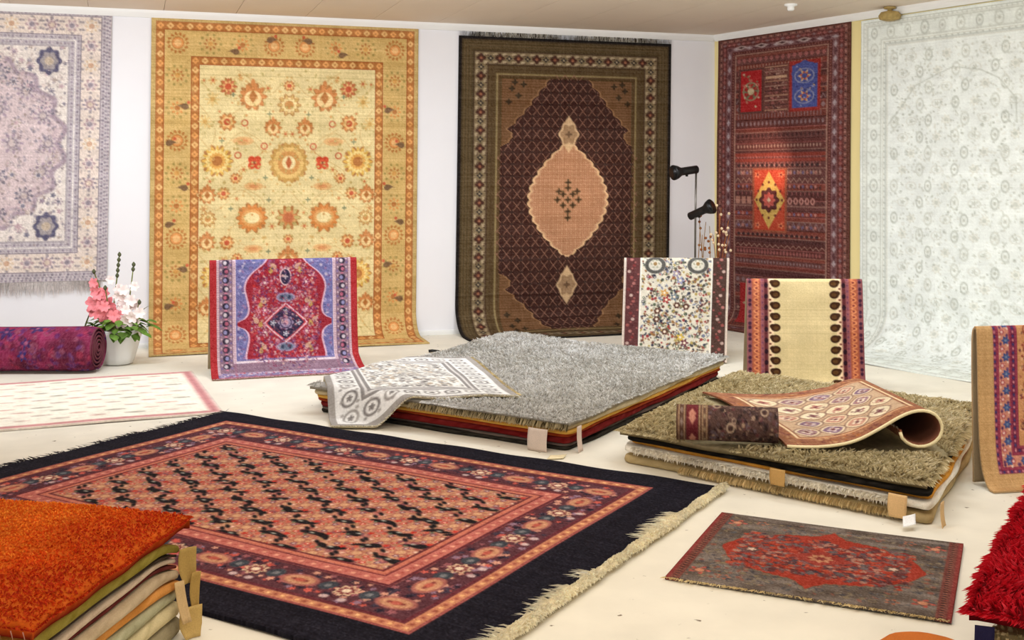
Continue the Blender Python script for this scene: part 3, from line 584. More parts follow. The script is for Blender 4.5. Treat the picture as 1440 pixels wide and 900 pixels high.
def art_navy(W, H):
    """big floor rug; units cm, x along the long side"""
    k = Knots(W, H, .76, (182, 118, 100), 17); d = np.minimum(np.minimum(k.X, (W-k.X)-6), np.minimum(k.Y, H-k.Y))
    e0 = 20
    # all-over field
    sx_, sy_ = 24.0, 26.0; n = 0
    k.scatter(2600, 60, 60, W-60, H-60, 1.2, 2.6, [(190, 132, 108), (160, 92, 84), (176, 110, 104), (198, 148, 118), (140, 84, 90), (172, 130, 100)])
    for j, y in enumerate(np.arange(52, H-46, 9.6)):
        for i_, x in enumerate(np.arange(44+(j % 2)*15, W-40, 30)):
            xf = x+15
            k.flower(xf, y, 5.6, [(196, 146, 112), (176, 112, 94), (208, 160, 124)], 6)
            for q_ in range(6): k.ros(xf+6.5*math.cos(q_*1.05+.4), y+4.6*math.sin(q_*1.05+.4), 1.7, 5, .2, [(190, 58, 48), (120, 76, 96), (206, 150, 130)][q_ % 3]); k.ell(xf+6.5*math.cos(q_*1.05+.4), y+4.6*math.sin(q_*1.05+.4), .6, .6, (230, 206, 186))
        for i_, x in enumerate(np.arange(44+(j % 2)*15, W-40, 30)):
            blk = (28, 24, 28); g_ = k.r.uniform(-1, 1)
            for _ in range(4): k.ell(x+k.r.uniform(-5, 5), y+k.r.uniform(-1.6, 1.6), k.r.uniform(2.8, 4.6), k.r.uniform(1.3, 2.1), blk, k.r.uniform(-.6, .6))
            k.ell(x+7.5, y+3+g_, 2.4, 1.0, blk, .7); k.ell(x-7.5, y-3+g_, 2.4, 1.0, blk, .7); k.ell(x+g_*2, y-.5, 1.3, .7, (170, 170, 160)); k.ros(x+5, y-3.4, 1.8, 5, .2, (190, 60, 50)); k.ros(x-5, y+3.4, 1.8, 5, .2, (196, 96, 80)); k.ell(x-3, y+2.6, 1.1, .9, (104, 112, 92))
    # borders
    pk, mr = (190, 110, 100), (100, 44, 52)
    k.frame(-40, e0, (24, 22, 32), d=d); k.frame(e0, e0+1.6, (150, 80, 76), d=d); k.frame(e0+1.6, e0+6.5, (190, 124, 94), d=d); k.frame(e0+6.5, e0+8.5, mr, d=d)
    b0_, b1_ = e0+8.5, e0+31; k.frame(b0_, b1_, (88, 50, 58), d=d); k.frame(b1_, b1_+2, mr, d=d); k.frame(b1_+2, b1_+8, pk, d=d); k.frame(b1_+8, b1_+9.2, (120, 50, 54), d=d); k.frame(b1_+9.2, b1_+12, (196, 116, 96), d=d); k.frame(b1_+12, b1_+13.2, (110, 50, 54), d=d)
    def along(ins, sp, fn):
        xa, xb, ya, yb = ins, W-6-ins, ins, H-ins
        nx = int(round((xb-xa)/sp)); ny = int(round((yb-ya)/sp))
        for t in range(nx+1): fn(xa+(xb-xa)*t/nx, ya, t, True); fn(xa+(xb-xa)*t/nx, yb, t, True)
        for t in range(1, ny): fn(xa, ya+(yb-ya)*t/ny, t, False); fn(xb, ya+(yb-ya)*t/ny, t, False)
    def speckb(x, y, t, h):
        for _ in range(9):
            a, b = k.r.uniform(-8, 8), k.r.uniform(-9.5, 9.5); xx, yy = (x+a, y+b) if h else (x+b, y+a)
            k.ros(xx, yy, k.r.uniform(1.0, 2.3), 5, .2, [(150, 90, 96), (60, 50, 66), (206, 150, 130), (140, 110, 130), (40, 34, 48), (196, 90, 80)][k.r.randint(6)])
    mid = (b0_+b1_)/2
    along(mid, 6, speckb)
    def big(x, y, t, h):
        if t % 2 == 0:
            k.ros(x, y, 5.4, 8, .14, (206, 172, 144)); k.ros(x, y, 3.8, 8, .15, (120, 50, 56)); k.ell(x, y, 1.9, 1.9, (230, 206, 180))
            for e in (-1, 1):
                xx, yy = (x+9.5*e, y-1) if h else (x-1, y+9.5*e)
                k.ell(xx, yy, 3.6, 4.2, (62, 66, 74)); k.ell(xx, yy, 1.4, 1.6, (120, 120, 124))
                xx, yy = (x+4*e, y+8) if h else (x+8, y+4*e); k.ell(xx, yy, 1.8, 1.6, (196, 170, 170))
        else:
            rx, ry = (8.5, 5.6) if h else (5.6, 8.5)
            k.ell(x, y, rx, ry, (162, 98, 90)); k.ell(x, y, rx*.78, ry*.74, (196, 142, 110)); k.ell(x, y, rx*.3, ry*.3, (180, 90, 76))
            for e in (-1, 1): xx, yy = (x+3*e, y) if h else (x, y+3*e); k.ell(xx, yy, 1, 1, (130, 60, 56))
    along(mid, 21.5, big)
    along(e0+4, 3.4, lambda x, y, t, h: k.rect(x-.9, y-.9, x+.9, y+.9, (228, 176, 124) if t % 2 else (150, 80, 66)))
    along(b1_+5, 3.2, lambda x, y, t, h: k.ell(x, y, 1, 1, (226, 160, 136) if t % 2 else (178, 92, 84)))
    k.speck(7, 3); return k

def art_smallred(W, H):
    k = Knots(W, H, .5, (104, 92, 84), 18); d = k.inset(); cx, cy = W/2, H/2
    k.C += (vnoise(k.X*.12, k.Y*.25)[..., None]-.5)*50
    k.scatter(900, 5, 5, W-5, H-5, .5, 1.3, [(84, 84, 86), (120, 104, 80), (136, 84, 70), (70, 66, 70), (130, 116, 96)], a=.8)
    t = np.clip(np.abs(k.X-cx)/(W*.39), 0, 1); hw = H*.33*np.interp(t, [0, .06, .16, .45, .7, .86, 1], [1.2, 1.08, .92, .82, .62, .42, 0])+.8*np.abs(np.sin(k.X*.9))
    sd = np.abs(k.Y-cy)-hw; k.mask(np.clip(.5-(sd-1)/.5, 0, 1)*(t < 1), (110, 88, 72)); k.mask(np.clip(.5-sd/.5, 0, 1)*(t < 1), (150, 54, 40))
    f = lambda x, y: abs(y-cy) < .6*H*.33
    k.scatter(1000, cx-W*.33, cy-H*.25, cx+W*.33, cy+H*.25, .6, 1.7, [(130, 46, 40), (100, 50, 48), (164, 70, 50), (78, 62, 68), (120, 80, 78), (160, 116, 100), (88, 48, 48), (96, 84, 84)])
    for x in (-.27, .27): k.ros(cx+x*W, cy, 4, 6, .2, (90, 64, 60)); k.ros(cx+x*W, cy, 2, 5, .2, (200, 170, 150))
    k.dia(cx, cy, 13, 9, (140, 56, 46)); k.ros(cx, cy, 5, 8, .15, (176, 120, 90)); k.ros(cx, cy, 2.6, 6, .2, (120, 50, 44))
    for sx in (-1, 1):
        for sy in (-1, 1): k.flower(cx+sx*W*.4, cy+sy*H*.36, 4.4, [(170, 84, 72), (110, 80, 70), (190, 130, 100)], 5, .3); k.flower(cx+sx*W*.3, cy+sy*H*.4, 2.8, [(160, 100, 76), (96, 84, 80)], 5, .3)
    dx = np.minimum(k.X, W-k.X)
    k.frame(-2, 1.6, (130, 56, 52), d=dx); k.frame(1.6, 5.4, (112, 64, 56), d=dx); k.frame(2.9, 4.0, (150, 96, 76), d=dx)
    for y in np.arange(1, H, 2.4):
        for x in (3.5, W-3.5): k.ell(x, y, .8, .8, (70, 44, 44))
    k.speck(9, 4); return k

def art_silver():
    """pale silver rug with grey borders; units cm"""
    W, H = 114, 152; k = Knots(W, H, .78, (236, 234, 228), 19); d = k.inset(); g1, g2, g3, tn = (160, 155, 150), (190, 186, 180), (128, 123, 120), (186, 170, 150)
    k.scatter(700, 26, 26, W-26, H-26, .9, 2.2, [g1, g2, g3, tn, (206, 204, 196)])
    for j, y in enumerate(range(36, H-30, 17)):
        for x in range(34+(8 if j % 2 else 0), W-28, 16): k.flower(x, y, 5.4, [g1 if (x+y) % 3 else tn, (226, 222, 214), g3], 7); 
    k.frame(-3, 4.5, (160, 154, 148), d=d); k.frame(4.5, 6, (226, 224, 220), d=d); k.frame(6, 20, (230, 228, 224), d=d); k.frame(20, 26, (142, 137, 134), d=d); k.frame(22, 23.6, (214, 210, 206), d=d); k.frame(26, 27.4, (232, 230, 226), d=d)
    k.around(13, 12.5, lambda x, y, t, h: (k.ring(x, y, 4.4, 4.4, 1.5, g3 if t % 2 else g1), k.ros(x, y, 2.2, 5, .2, g3)))
    k.around(13, 4.2, lambda x, y, t, h: k.ell(x+(0 if h else 5*(-1)**t), y+(5*(-1)**t if h else 0), 1, .9, g1))
    k.speck(5, 2); return k

def art_tiles():
    """runner: ivory, lilac and rust lozenge tiles inside a rust-brown border; units cm"""
    W, H = 165, 112; k = Knots(W, H, .74, (150, 100, 74), 20)
    k.scatter(900, 0, 0, W, H, .8, 1.8, [(172, 116, 80), (130, 80, 66), (164, 102, 62), (120, 70, 60), (180, 136, 98)])
    k.rect(16, 14, 96, H-14, (190, 160, 130))
    n = 0
    for j, y in enumerate(np.arange(23, H-14, 16.5)):
        for i_, x in enumerate(np.arange(25+(9 if j % 2 else 0), 94, 18)):
            m_ = (i_*2+j*3) % 5
            c = [(214, 196, 164), (186, 136, 116), (150, 116, 120), (220, 204, 174), (128, 100, 118)][m_]; q = [(176, 120, 104), (214, 192, 166), (206, 186, 170), (150, 120, 110), (196, 176, 172)][m_]
            k.dia(x, y, 9.6, 8.8, (120, 88, 78), p=1.5); k.dia(x, y, 8.6, 7.8, (226, 208, 172), p=1.5); k.dia(x, y, 7.2, 6.4, c, p=1.4); k.ros(x, y, 4.2, 4, .2, q); k.ell(x, y, 1.5, 1.5, (110, 62, 68)); k.scatter(7, x-5, y-4.5, x+5, y+4.5, .5, 1.1, [(120, 84, 78), (226, 208, 184), (150, 90, 80)])
    k.rect(12.5, 11, 14.5, H-11, (226, 200, 160)); k.rect(98, 11, 100, H-11, (226, 200, 160)); k.rect(12.5, 11, 100, 12.6, (206, 160, 120)); k.rect(12.5, H-12.6, 100, H-11, (206, 160, 120))
    k.speck(8, 3); return k

def art_darkroll():
    W, H = 60, 70; k = Knots(W, H, .55, (84, 62, 56), 21)
    k.scatter(620, 14, 0, W, H, .5, 1.3, [(120, 96, 84), (60, 42, 44), (150, 124, 104), (100, 60, 60), (96, 80, 84), (52, 40, 38)])
    for x, y in ((24, 24), (24, 42), (46, 30), (52, 20), (48, 46), (32, 12), (36, 34)): k.ring(x, y, 2, 2, .9, (166, 142, 120)); k.ell(x, y, .9, .9, (70, 50, 46))
    k.rect(-2, -2, 19, H+2, (92, 66, 54)); k.rect(6, -2, 13, H+2, (104, 42, 46))
    for x in (1.5, 4.8, 13.8, 15.6, 18): k.rect(x-.4, -2, x+.4, H+2, (160, 130, 100))
    for y in range(2, H, 6): k.dia(3.2, y, 1, 2, (140, 120, 110)); k.dia(9.5, y*2 % H, 2.2, 3, (190, 130, 110)); k.dia(16.8, y+3, .8, 1.6, (150, 130, 100))
    k.speck(7, 2); return k

def art_purple():
    W, H = 240, 110; k = Knots(W, H, .9, (120, 44, 72), 22)
    k.C += (vnoise(k.X*.12, k.Y*.12)[..., None]-.5)*np.array([60, 20, 40])
    k.scatter(900, 0, 0, W, H, 1.2, 3, [(150, 52, 76), (90, 40, 90), (100, 60, 110), (130, 70, 90), (84, 36, 60)], a=.8)
    for _ in range(46): x, y = k.r.uniform(0, W), k.r.uniform(0, H); k.ros(x, y, k.r.uniform(4, 8), 5, .3, [(56, 54, 118), (70, 60, 120), (60, 44, 90)][k.r.randint(3)], a=.9); k.ell(x, y, 1.6, 1.6, (150, 80, 110))
    k.speck(8, 2); return k
# ------------------------------------------------------------------ solid shapes
def box(p0, ex, ey, ez):
    """box from corner p0 along three edge vectors -> verts, quads"""
    p0, ex, ey, ez = (np.asarray(a, float) for a in (p0, ex, ey, ez))
    V = [p0+ex*i+ey*j+ez*k for k in (0, 1) for j in (0, 1) for i in (0, 1)]
    return np.array(V), np.array([[0, 2, 3, 1], [4, 5, 7, 6], [0, 1, 5, 4], [2, 6, 7, 3], [0, 4, 6, 2], [1, 3, 7, 5]])
def tube(pts, rad, n=8, caps=True):
    pts = np.asarray(pts, float); m = len(pts); rad = np.broadcast_to(np.asarray(rad, float), (m,))
    T = np.gradient(pts, axis=0); T /= np.linalg.norm(T, axis=1, keepdims=True)
    up = np.array([0, 0, 1.0]) if abs(T[0][2]) < .9 else np.array([1.0, 0, 0]); V = []
    for p, t, r in zip(pts, T, rad):
        a = np.cross(t, up); a /= np.linalg.norm(a); b = np.cross(t, a)
        up = up if abs(np.dot(t, up)) < .9 else a
        for k in range(n): V.append(p+r*(a*math.cos(2*math.pi*k/n)+b*math.sin(2*math.pi*k/n)))
    Q = [[i*n+k, i*n+(k+1) % n, (i+1)*n+(k+1) % n, (i+1)*n+k] for i in range(m-1) for k in range(n)]
    ng = [list(range(n))[::-1], [(m-1)*n+k for k in range(n)]] if caps else []
    return np.array(V), np.array(Q), ng
def lathe(prof, n=24, c=(0, 0, 0), wob=None):
    V = []; c = np.asarray(c, float)
    for r, z in prof:
        for k in range(n):
            a = 2*math.pi*k/n; rr = r*(1+(wob(a) if wob else 0)); V.append(c+np.array([rr*math.cos(a), rr*math.sin(a), z]))
    m = len(prof); Q = [[i*n+k, i*n+(k+1) % n, (i+1)*n+(k+1) % n, (i+1)*n+k] for i in range(m-1) for k in range(n)]
    return np.array(V), np.array(Q), [list(range(n))[::-1], [(m-1)*n+k for k in range(n)]]

# ------------------------------------------------------------------ the room
M['floor'] = mat_plain('cream_floor', srgb(231, 225, 209), 0.75, 0.07, 3.5)
nt = M['floor'].node_tree                                   # fine grey specks in the floor covering
tcn = nt.nodes.new('ShaderNodeTexCoord'); vo = nt.nodes.new('ShaderNodeTexNoise'); vo.inputs['Scale'].default_value = 26; vo.inputs['Detail'].default_value = 2
nt.links.new(tcn.outputs['Object'], vo.inputs['Vector'])
cr = nt.nodes.new('ShaderNodeMapRange'); cr.inputs['From Min'].default_value = .27; cr.inputs['From Max'].default_value = .21; nt.links.new(vo.outputs['Fac'], cr.inputs['Value'])
mx = nt.nodes.new('ShaderNodeMix'); mx.data_type = 'RGBA'; mx.inputs['B'].default_value = srgb(120, 105, 85)
pb = nt.nodes['Principled BSDF']; src = pb.inputs['Base Color'].links[0].from_socket
nt.links.new(cr.outputs['Result'], mx.inputs['Factor']); nt.links.new(src, mx.inputs['A']); nt.links.new(mx.outputs['Result'], pb.inputs['Base Color'])
M['wall'] = mat_plain('white_paint', srgb(238, 236, 238), 0.9, 0.015, 2.0)
M['cream_wall'] = mat_plain('cream_paint', srgb(240, 222, 160), 0.9, 0.02, 2.0)
M['trim'] = mat_plain('white_gloss', srgb(244, 243, 240), 0.55, 0.01, 3)
M['ceil'] = mat_plain('beige_ceiling', srgb(234, 220, 204), 0.85, 0.03, 1.2)

def struct(name, V, Q, m, ng=None, parent=None, smooth=False):
    o = mesh_obj(name, V, quads=Q, mat=m, ngons=ng, smooth=smooth, parent=parent); o['kind'] = 'structure'; return o
v, q = box((-9, -3, -.1), (18, 0, 0), (0, 17, 0), (0, 0, .1)); struct('floor', v, q, M['floor'])
bw = BACK; rw = RIGHT; LB, LR = 9.0, 9.0
v, q = box(bw.at(-LB, 0, -.12), bw.d*(LB+sc_), bw.n*.12, (0, 0, CEIL)); struct('wall_back', v, q, M['wall'])
v, q = box(rw.at(-.1, 0, -.12), rw.d*(LR+.1), rw.n*.12, (0, 0, CEIL)); struct('wall_right', v, q, M['cream_wall'])
# slim white cornice and baseboards
for nm, wl, a0, a1, z0, z1, th in (('trim_1', bw, -LB, sc_-.03, CEIL-.075, CEIL-.012, .05), ('trim_2', rw, .03, LR, CEIL-.075, CEIL-.012, .05),
                                   ('baseboard_back', bw, -LB, sc_-.02, 0, .045, .014), ('baseboard_right', rw, .02, LR, 0, .045, .014)):
    prof = [(0, z0), (th*.45, z0), (th*.8, z0+(z1-z0)*.35), (th, z0+(z1-z0)*.6), (th, z1), (0, z1)]
    V = [wl.at(a, z, o) for a in (a0, a1) for o, z in prof]; n = len(prof)
    struct(nm, np.array(V), [[k, (k+1) % n, n+(k+1) % n, n+k] for k in range(n)], M['trim'], [list(range(n))[::-1], list(range(n, 2*n))])
# ceiling: slab with long panels butted below it, shadow gaps between
v, q = box((-9, -3, CEIL), (18, 0, 0), (0, 17, 0), (0, 0, .1)); ceil = struct('ceiling', v, q, M['ceil'])
pw = .62
for k in range(-9, 8):
    a0 = k*pw; p0 = bw.at(a0+.002, CEIL-.012, .0); Lp = 9.0
    if a0 > sc_-.1: continue
    V, Q = box(p0, bw.d*(pw-.004), bw.n*Lp, (0, 0, .0115))
    if a0+pw > sc_:                                          # trim the last panel at the cream wall
        V, Q = box(p0, bw.d*(sc_-a0-.004), bw.n*Lp, (0, 0, .0115))
    mesh_obj('panel', V, quads=Q, mat=M['ceil'], parent=ceil, smooth=False)
k0 = sc_
V = np.array([bw.at(sc_+.004, CEIL-.012, 0), bw.at(sc_+.004, CEIL-.012, 9), rw.at(9.0, CEIL-.012, 0.0)]); V = np.concatenate([V, V+np.array([0, 0, .0115])])
mesh_obj('panel', V, tris=[[0, 2, 1], [3, 4, 5]], quads=[[0, 1, 4, 3], [1, 2, 5, 4], [2, 0, 3, 5]], mat=M['ceil'], parent=ceil, smooth=False)
# ------------------------------------------------------------------ rugs hung on the walls
def hang_path(L, z0, R, off=.016):
    """arc length from the top -> (out from the wall, height)"""
    a = np.linspace(0, L, 400); d1 = z0-R-.012; q = R*math.pi/2
    out = np.where(a < d1, 0, np.where(a < d1+q, R*(1-np.cos(np.clip((a-d1)/R, 0, math.pi/2))), R+a-d1-q))
    z = np.where(a < d1, z0-a, np.where(a < d1+q, R+.012-R*np.sin(np.clip((a-d1)/R, 0, math.pi/2)), .012))
    return a, out+off, z
def hung(name, wall, k, sL, sR, zt, zb=None, R=.25, fwd=.3, lean=0.0, wave=.006, ph=0., thick=.012, zslope=0.0, fold=None):
    """rug k fixed along its top edge from sL to sR at height zt; zb: free lower edge, else it runs out over the floor"""
    L = zt-zb if zb is not None else (zt-R-.012)+R*math.pi/2+fwd
    U, V = grid(k.nx, k.ny); aa, out, z = hang_path(L, zt, R) if zb is None else (np.array([0, L]), np.array([.016, .016]), np.array([zt, zb]))
    A = V*L; o = np.interp(A, aa, out); zz = np.interp(A, aa, z)
    onwall = np.clip((zz-.05)/.4, 0, 1)
    o = o+(wave*(1+np.sin(U*17+ph))+wave*.7*(1+np.sin(U*7.3+V*2+ph*2)))*onwall*np.clip(V*3, .15, 1)
    zz = zz+(1-onwall)*.004*(1+np.sin(U*11+V*31))+zslope*(U-.5)*np.clip(1-V*1.0, 0, 1)
    if fold: o = o+fold[1]*np.exp(-((U-fold[0])/.035)**2)*smooth01((V-.72)/.12)*smooth01((1.0-V)/.1)
    s = sL+(sR-sL)*U+lean*V
    P = wall.p+wall.d*s[..., None]+wall.n*o[..., None]; P[..., 2] = zz
    return sheet(name, P, k.C, thick), P
def fringe(parent, E, outd, n, ln, w=.0022, col=(226, 216, 196), seed=1, jit=.35, lift=0.0, dark=None, z=None):
    """strands along the polyline E pointing along outd"""
    r = rng(seed); t = r.rand(n)*(len(E)-1); i = np.minimum(t.astype(int), len(E)-2); f = (t-i)[:, None]
    B = E[i]*(1-f)+E[i+1]*f; outd = np.asarray(outd, float); along = E[-1]-E[0]; along = along/np.linalg.norm(along)
    T = B+outd*(ln*(1+.35*r.randn(n)))[:, None]+along*(r.randn(n)*jit*ln)[:, None]; T[:, 2] += np.abs(r.randn(n))*lift
    if z is not None: T[:, 2] = np.maximum(T[:, 2], z); 
    C = np.array(col)+r.randn(n, 1)*14
    if dark is not None: C = np.where(r.rand(n, 1) < .35, np.array(dark), C)
    return blades('fringe', B, T, w*(.7+.6*r.rand(n)), np.clip(C, 5, 250), parent, seed=seed)

rug, P = None, None
sL, zt = BACK.hit(213, 22); sR, _ = BACK.hit(588, 34); sBL = BACK.hit(210, 300)[0]
k = art_gold(); rug, P = hung('carpet', BACK, k, sL, sR, zt-.005, R=.24, fwd=.30, lean=-.03, ph=.6)
tag(rug, 'large golden yellow floral carpet hung behind the red and blue rug', 'carpet', 'carpets hung on the walls')

sL, zt = BACK.hit(645, 50); sR, _ = BACK.hit(943, 55)
k = art_medallion(); rug, P = hung('carpet', BACK, k, sL, sR, zt, R=.3, fwd=.28, lean=-.05, ph=2.2)
tag(rug, 'dark brown carpet with orange tan medallion and lattice field, hung on white wall', 'carpet', 'carpets hung on the walls')
E = P[0][::6]+BACK.n*.004; fringe(rug, E, (0, 0, 1), 1100, .055, .004, (196, 190, 176), 3, .2, dark=(70, 60, 48))

sR, zt = BACK.hit(158, 12); zb = BACK.hit(150, 394)[1]
k = art_mauve(); rug, P = hung('carpet', BACK, k, sR-(zt-zb)*420/388, sR, zt, zb=zb, lean=-.045, ph=1.1)
tag(rug, 'pale mauve and grey floral carpet ending above the purple rolled rug', 'carpet', 'carpets hung on the walls')
E = P[-1][::6]; fringe(rug, E, (0, 0, -1), 1500, .085, .0035, (226, 218, 214), 4, .12)

sL, zt = RIGHT.hit(1012, 52); sR, z2 = RIGHT.hit(1198, 28)
k = art_panels(); rug, P = hung('carpet', RIGHT, k, sL, sR, (zt+z2)/2-.02, R=.2, fwd=.12, lean=-.02, ph=.3)
tag(rug, 'narrow maroon carpet with red, blue and orange square panels hung in the corner', 'carpet', 'carpets hung on the walls')

sL, zt = RIGHT.hit(1213, 22)
k = art_ivory(); rug, P = hung('carpet', RIGHT, k, sL, sL+2.75, CEIL-.085, R=.35, fwd=.45, lean=.0, ph=1.9, wave=.01, fold=(.13, .07))
tag(rug, 'very pale ivory carpet with faint grey floral print on the cream wall', 'carpet', 'carpets hung on the walls')

# ------------------------------------------------------------------ rugs standing draped over low display height
def smooth_path(pts, n=300, it=3):
    p = np.asarray(pts, float)
    for _ in range(it):
        q = p[:-1]*.75+p[1:]*.25; r_ = p[:-1]*.25+p[1:]*.75; p = np.concatenate([p[:1], np.stack([q, r_], 1).reshape(-1, 2), p[-1:]])
    d = np.concatenate([[0], np.cumsum(np.linalg.norm(np.diff(p, axis=0), axis=1))]); a = np.linspace(0, d[-1], n)
    return a, np.interp(a, d, p[:, 0]), np.interp(a, d, p[:, 1])
def draped(name, k, P0, d, width, pts, top_at, front_len=None, thick=.01, skew=None):
    """P0: foot of the front plane at u=0; pts: (out, z) path from the back foot over the top to the front foot"""
    d = np.array([d[0], d[1], 0.0]); d /= np.linalg.norm(d); n = np.array([d[1], -d[0], 0.0])
    a, o, z = smooth_path(pts); at = a[np.argmax(z)]; fl = front_len or (a[-1]-at)
    ny = int(k.ny*a[-1]/fl*.9); nb = 36
    vv = np.concatenate([np.linspace(0, at, nb)[:-1], np.linspace(at, a[-1], k.ny)])
    U, A = np.meshgrid(np.linspace(0, 1, k.nx), vv); va = np.abs(A-at)/fl
    C = k.sample(U, np.clip(va, 0, 1)); o2 = np.interp(A, a, o); z2 = np.interp(A, a, z)
    fr = np.clip((A-at)/(a[-1]-at), 0, 1)
    o2 = o2+.006*np.sin(U*9+1)*fr; sx = U*width+(skew(U, fr) if skew else 0)
    P = np.asarray(P0, float)+d*sx[..., None]+n*o2[..., None]; P[..., 2] = z2
    return sheet(name, P, C, thick, full=True), P
bl, br = on_plane(298, 535), on_plane(505, 522); d = BACK.d; n_ = BACK.n; h = .87
k = art_redblue(); W_ = 1.13
rug, P = draped('rug', k, bl-n_*.27, d, W_, [(-.22, .012), (-.2, .06), (-.06, h-.06), (-.03, h), (.0, h), (.012, h-.04), (.03, .5), (.05, .26), (.1, .09), (.2, .012), (.30, .012)], h,
                skew=lambda U, f: .06*np.clip(f-.75, 0, 1)/.25*U)
tag(rug, 'red and blue medallion rug draped upright in front of the golden carpet', 'rug', 'small rugs displayed upright')
fringe(rug, P[-1][::4], n_, 500, .02, .0025, (214, 190, 190), 7)

k = art_garden(); x0, x1 = (878-720)/F*9.25, (1025-720)/F*9.25; h = .85
rug, P = draped('rug', k, (x0, 9.25, 0), (1, -.03), x1-x0, [(-.2, .012), (-.18, .06), (-.05, h-.06), (-.03, h), (-.002, h), (.01, h-.04), (.02, .4), (.04, .1), (.07, .012)], h,
                skew=lambda U, f: -.03*f)
tag(rug, 'ivory rug crowded with tiny flowers, dark maroon side borders, draped behind grey shaggy pile', 'rug', 'small rugs displayed upright')

k = art_boteh(); x0, x1 = (1050-720)/F*7.95, (1210-720)/F*7.95; h = .795
rug, P = draped('rug', k, (x0, 7.95, 0), (1, -.05), x1-x0, [(-.2, .012), (-.18, .06), (-.05, h-.06), (-.03, h), (-.002, h), (.01, h-.04), (.015, .4), (.02, .1), (.05, .012)], h,
                skew=lambda U, f: .02*f*U)
tag(rug, 'plain cream rug with rows of dark teardrops and rust borders, draped before maroon carpet', 'rug', 'small rugs displayed upright')

k = art_sand(); h = .775; p0 = on_plane(1368, 690)
rug, P = draped('rug', k, (2.262, 5.54, 0), (.985, .17), 1.02, [(-.035, .012), (-.034, .06), (-.05, h-.06), (-.03, h), (-.002, h), (.008, h-.04), (.015, .4), (.03, .12), (.09, .012), (.14, .012)], h)
tag(rug, 'upright rug with plain sand border and magenta blue floral band near red shaggy rug', 'rug', 'small rugs displayed upright')

# ------------------------------------------------------------------ rugs lying on the floor
def flat(name, k, O, u, v, W, H, z=.014, wave=.0, thick=.012, zf=None):
    U, V = grid(k.nx, k.ny); O = np.asarray(O, float); u = np.asarray(u, float); v = np.asarray(v, float)
    P = O+u*(U*W)[..., None]+v*(V*H)[..., None]; P[..., 2] = z+wave*(np.sin(P[..., 0]*5.1+P[..., 1]*2)+1)*.5 if zf is None else zf(P, U, V)
    return sheet(name, P, k.C, thick), P
def unit(a): a = np.asarray(a, float); return a/np.linalg.norm(a)
A_, B_ = on_plane(318, 583), on_plane(1012, 689); u = unit(B_-A_); v = unit((-.50, -.866, 0)); Wn = np.linalg.norm(B_-A_); Hn = 2.42
k = art_navy(Wn*100, Hn*100)
def navy_z(P, U, V): 
    e = np.clip(1-np.minimum(np.minimum(U, 1-U)*Wn, np.minimum(V, 1-V)*Hn)/.12, 0, 1)
    return .020+.004*np.sin(P[..., 0]*4+1)*np.sin(P[..., 1]*3)*(1-e)+e*.0025*np.sin(U*37+V*23)
rug, P = flat('carpet', k, A_, u, v, Wn, Hn, zf=navy_z, thick=.016)
tag(rug, 'big floor carpet with wide navy border, pink guard bands and cream fringe', 'carpet')
r = rng(9); E = P[:, -1][::5].copy(); nE = len(E)
# thick cream fringe: knotted heading with tufts flopping both ways
core = E+u*.026; tt = np.arange(nE); core[:, 2] = .030; lump = .5+.5*np.sin(tt*.8+2*np.sin(tt*.21)); lump2 = vnoise(tt*.35, tt*0+2.)
tv, tq, tg = tube(core, .012+.006*lump+.010*lump2, 9)
tv[:, 2] = np.maximum(tv[:, 2]*.8, .003); tv += r.randn(len(tv), 3)*.0015
hd = mesh_obj('fringe_heading', tv, quads=tq, ngons=tg, colors=np.tile(lin((242, 232, 204)), (len(tv), 1))*(.88+.24*r.rand(len(tv), 1)), mat=M['shag'], parent=rug)
n = 5200; t = r.rand(n)*(nE-1); i = np.minimum(t.astype(int), nE-2); f = (t-i)[:, None]; an_ = r.uniform(-.3, math.pi+.3, n); rr0 = (.010+.006*lump[i]+.009*lump2[i])
cd = np.outer(np.cos(an_), u)+np.outer(np.sin(an_), (0, 0, .8)); Bq = core[i]*(1-f)+core[i+1]*f+cd*rr0[:, None]; Bq[:, 2] -= .004
ln_ = .016+.014*r.rand(n); flop = (lump2[i] > .48) & (r.rand(n) < .16)
T = Bq+cd*(ln_*.45)[:, None]+np.outer(r.randn(n)*.012, v); T = np.where(flop[:, None], Bq-np.outer(.02+.07*r.rand(n), u)+np.outer(r.randn(n)*.02, v), T); T[:, 2] = np.maximum(T[:, 2]-.008, np.where(flop, .030, .006))
blades('fringe', Bq, T, .0034, np.clip(np.array((248, 240, 216))+r.randn(n, 1)*8, 0, 252), rug, seed=4, bend=np.array([0, 0, .004]))
fringe(rug, P[:, 0][::5], -u, 260, .05, .002, (60, 56, 60), 12, .5, z=.004)

c1, c2, c3, c4 = on_plane(1015, 725), on_plane(1355, 768), on_plane(938, 815), on_plane(1335, 879)
u2 = unit((c2-c1)+(c4-c3)); v2 = unit((c3-c1)+(c4-c2)); Ws, Hs = 1.0, .885
k = art_smallred(Ws*100, Hs*100); rug, P = flat('rug', k, c1, u2, v2, Ws, Hs, z=.012, wave=.004, thick=.01)
tag(rug, 'small worn floor rug with red medallion on grey green ground', 'rug')
fringe(rug, P[-1][::4], v2, 420, .022, .002, (226, 206, 160), 21, .5, z=.004)

tr, brr = on_plane(270, 524), on_plane(314, 582); ud = unit((-1.22, -.53, 0)); vd = unit(brr-tr); Hd = np.linalg.norm(brr-tr); Wd = 3.3
k = art_dashes(); rug, P = flat('rug', k, tr+ud*Wd, -ud, vd, Wd, Hd, z=.014, wave=.004)
tag(rug, 'cream floor rug with short dashes and thin pink border before purple roll', 'rug')

# orange rug at the very edge of the view
op = np.array([(1.12, 3.62), (1.24, 3.735), (1.34, 3.735), (1.44, 3.66), (1.36, 3.40), (1.12, 3.30)])
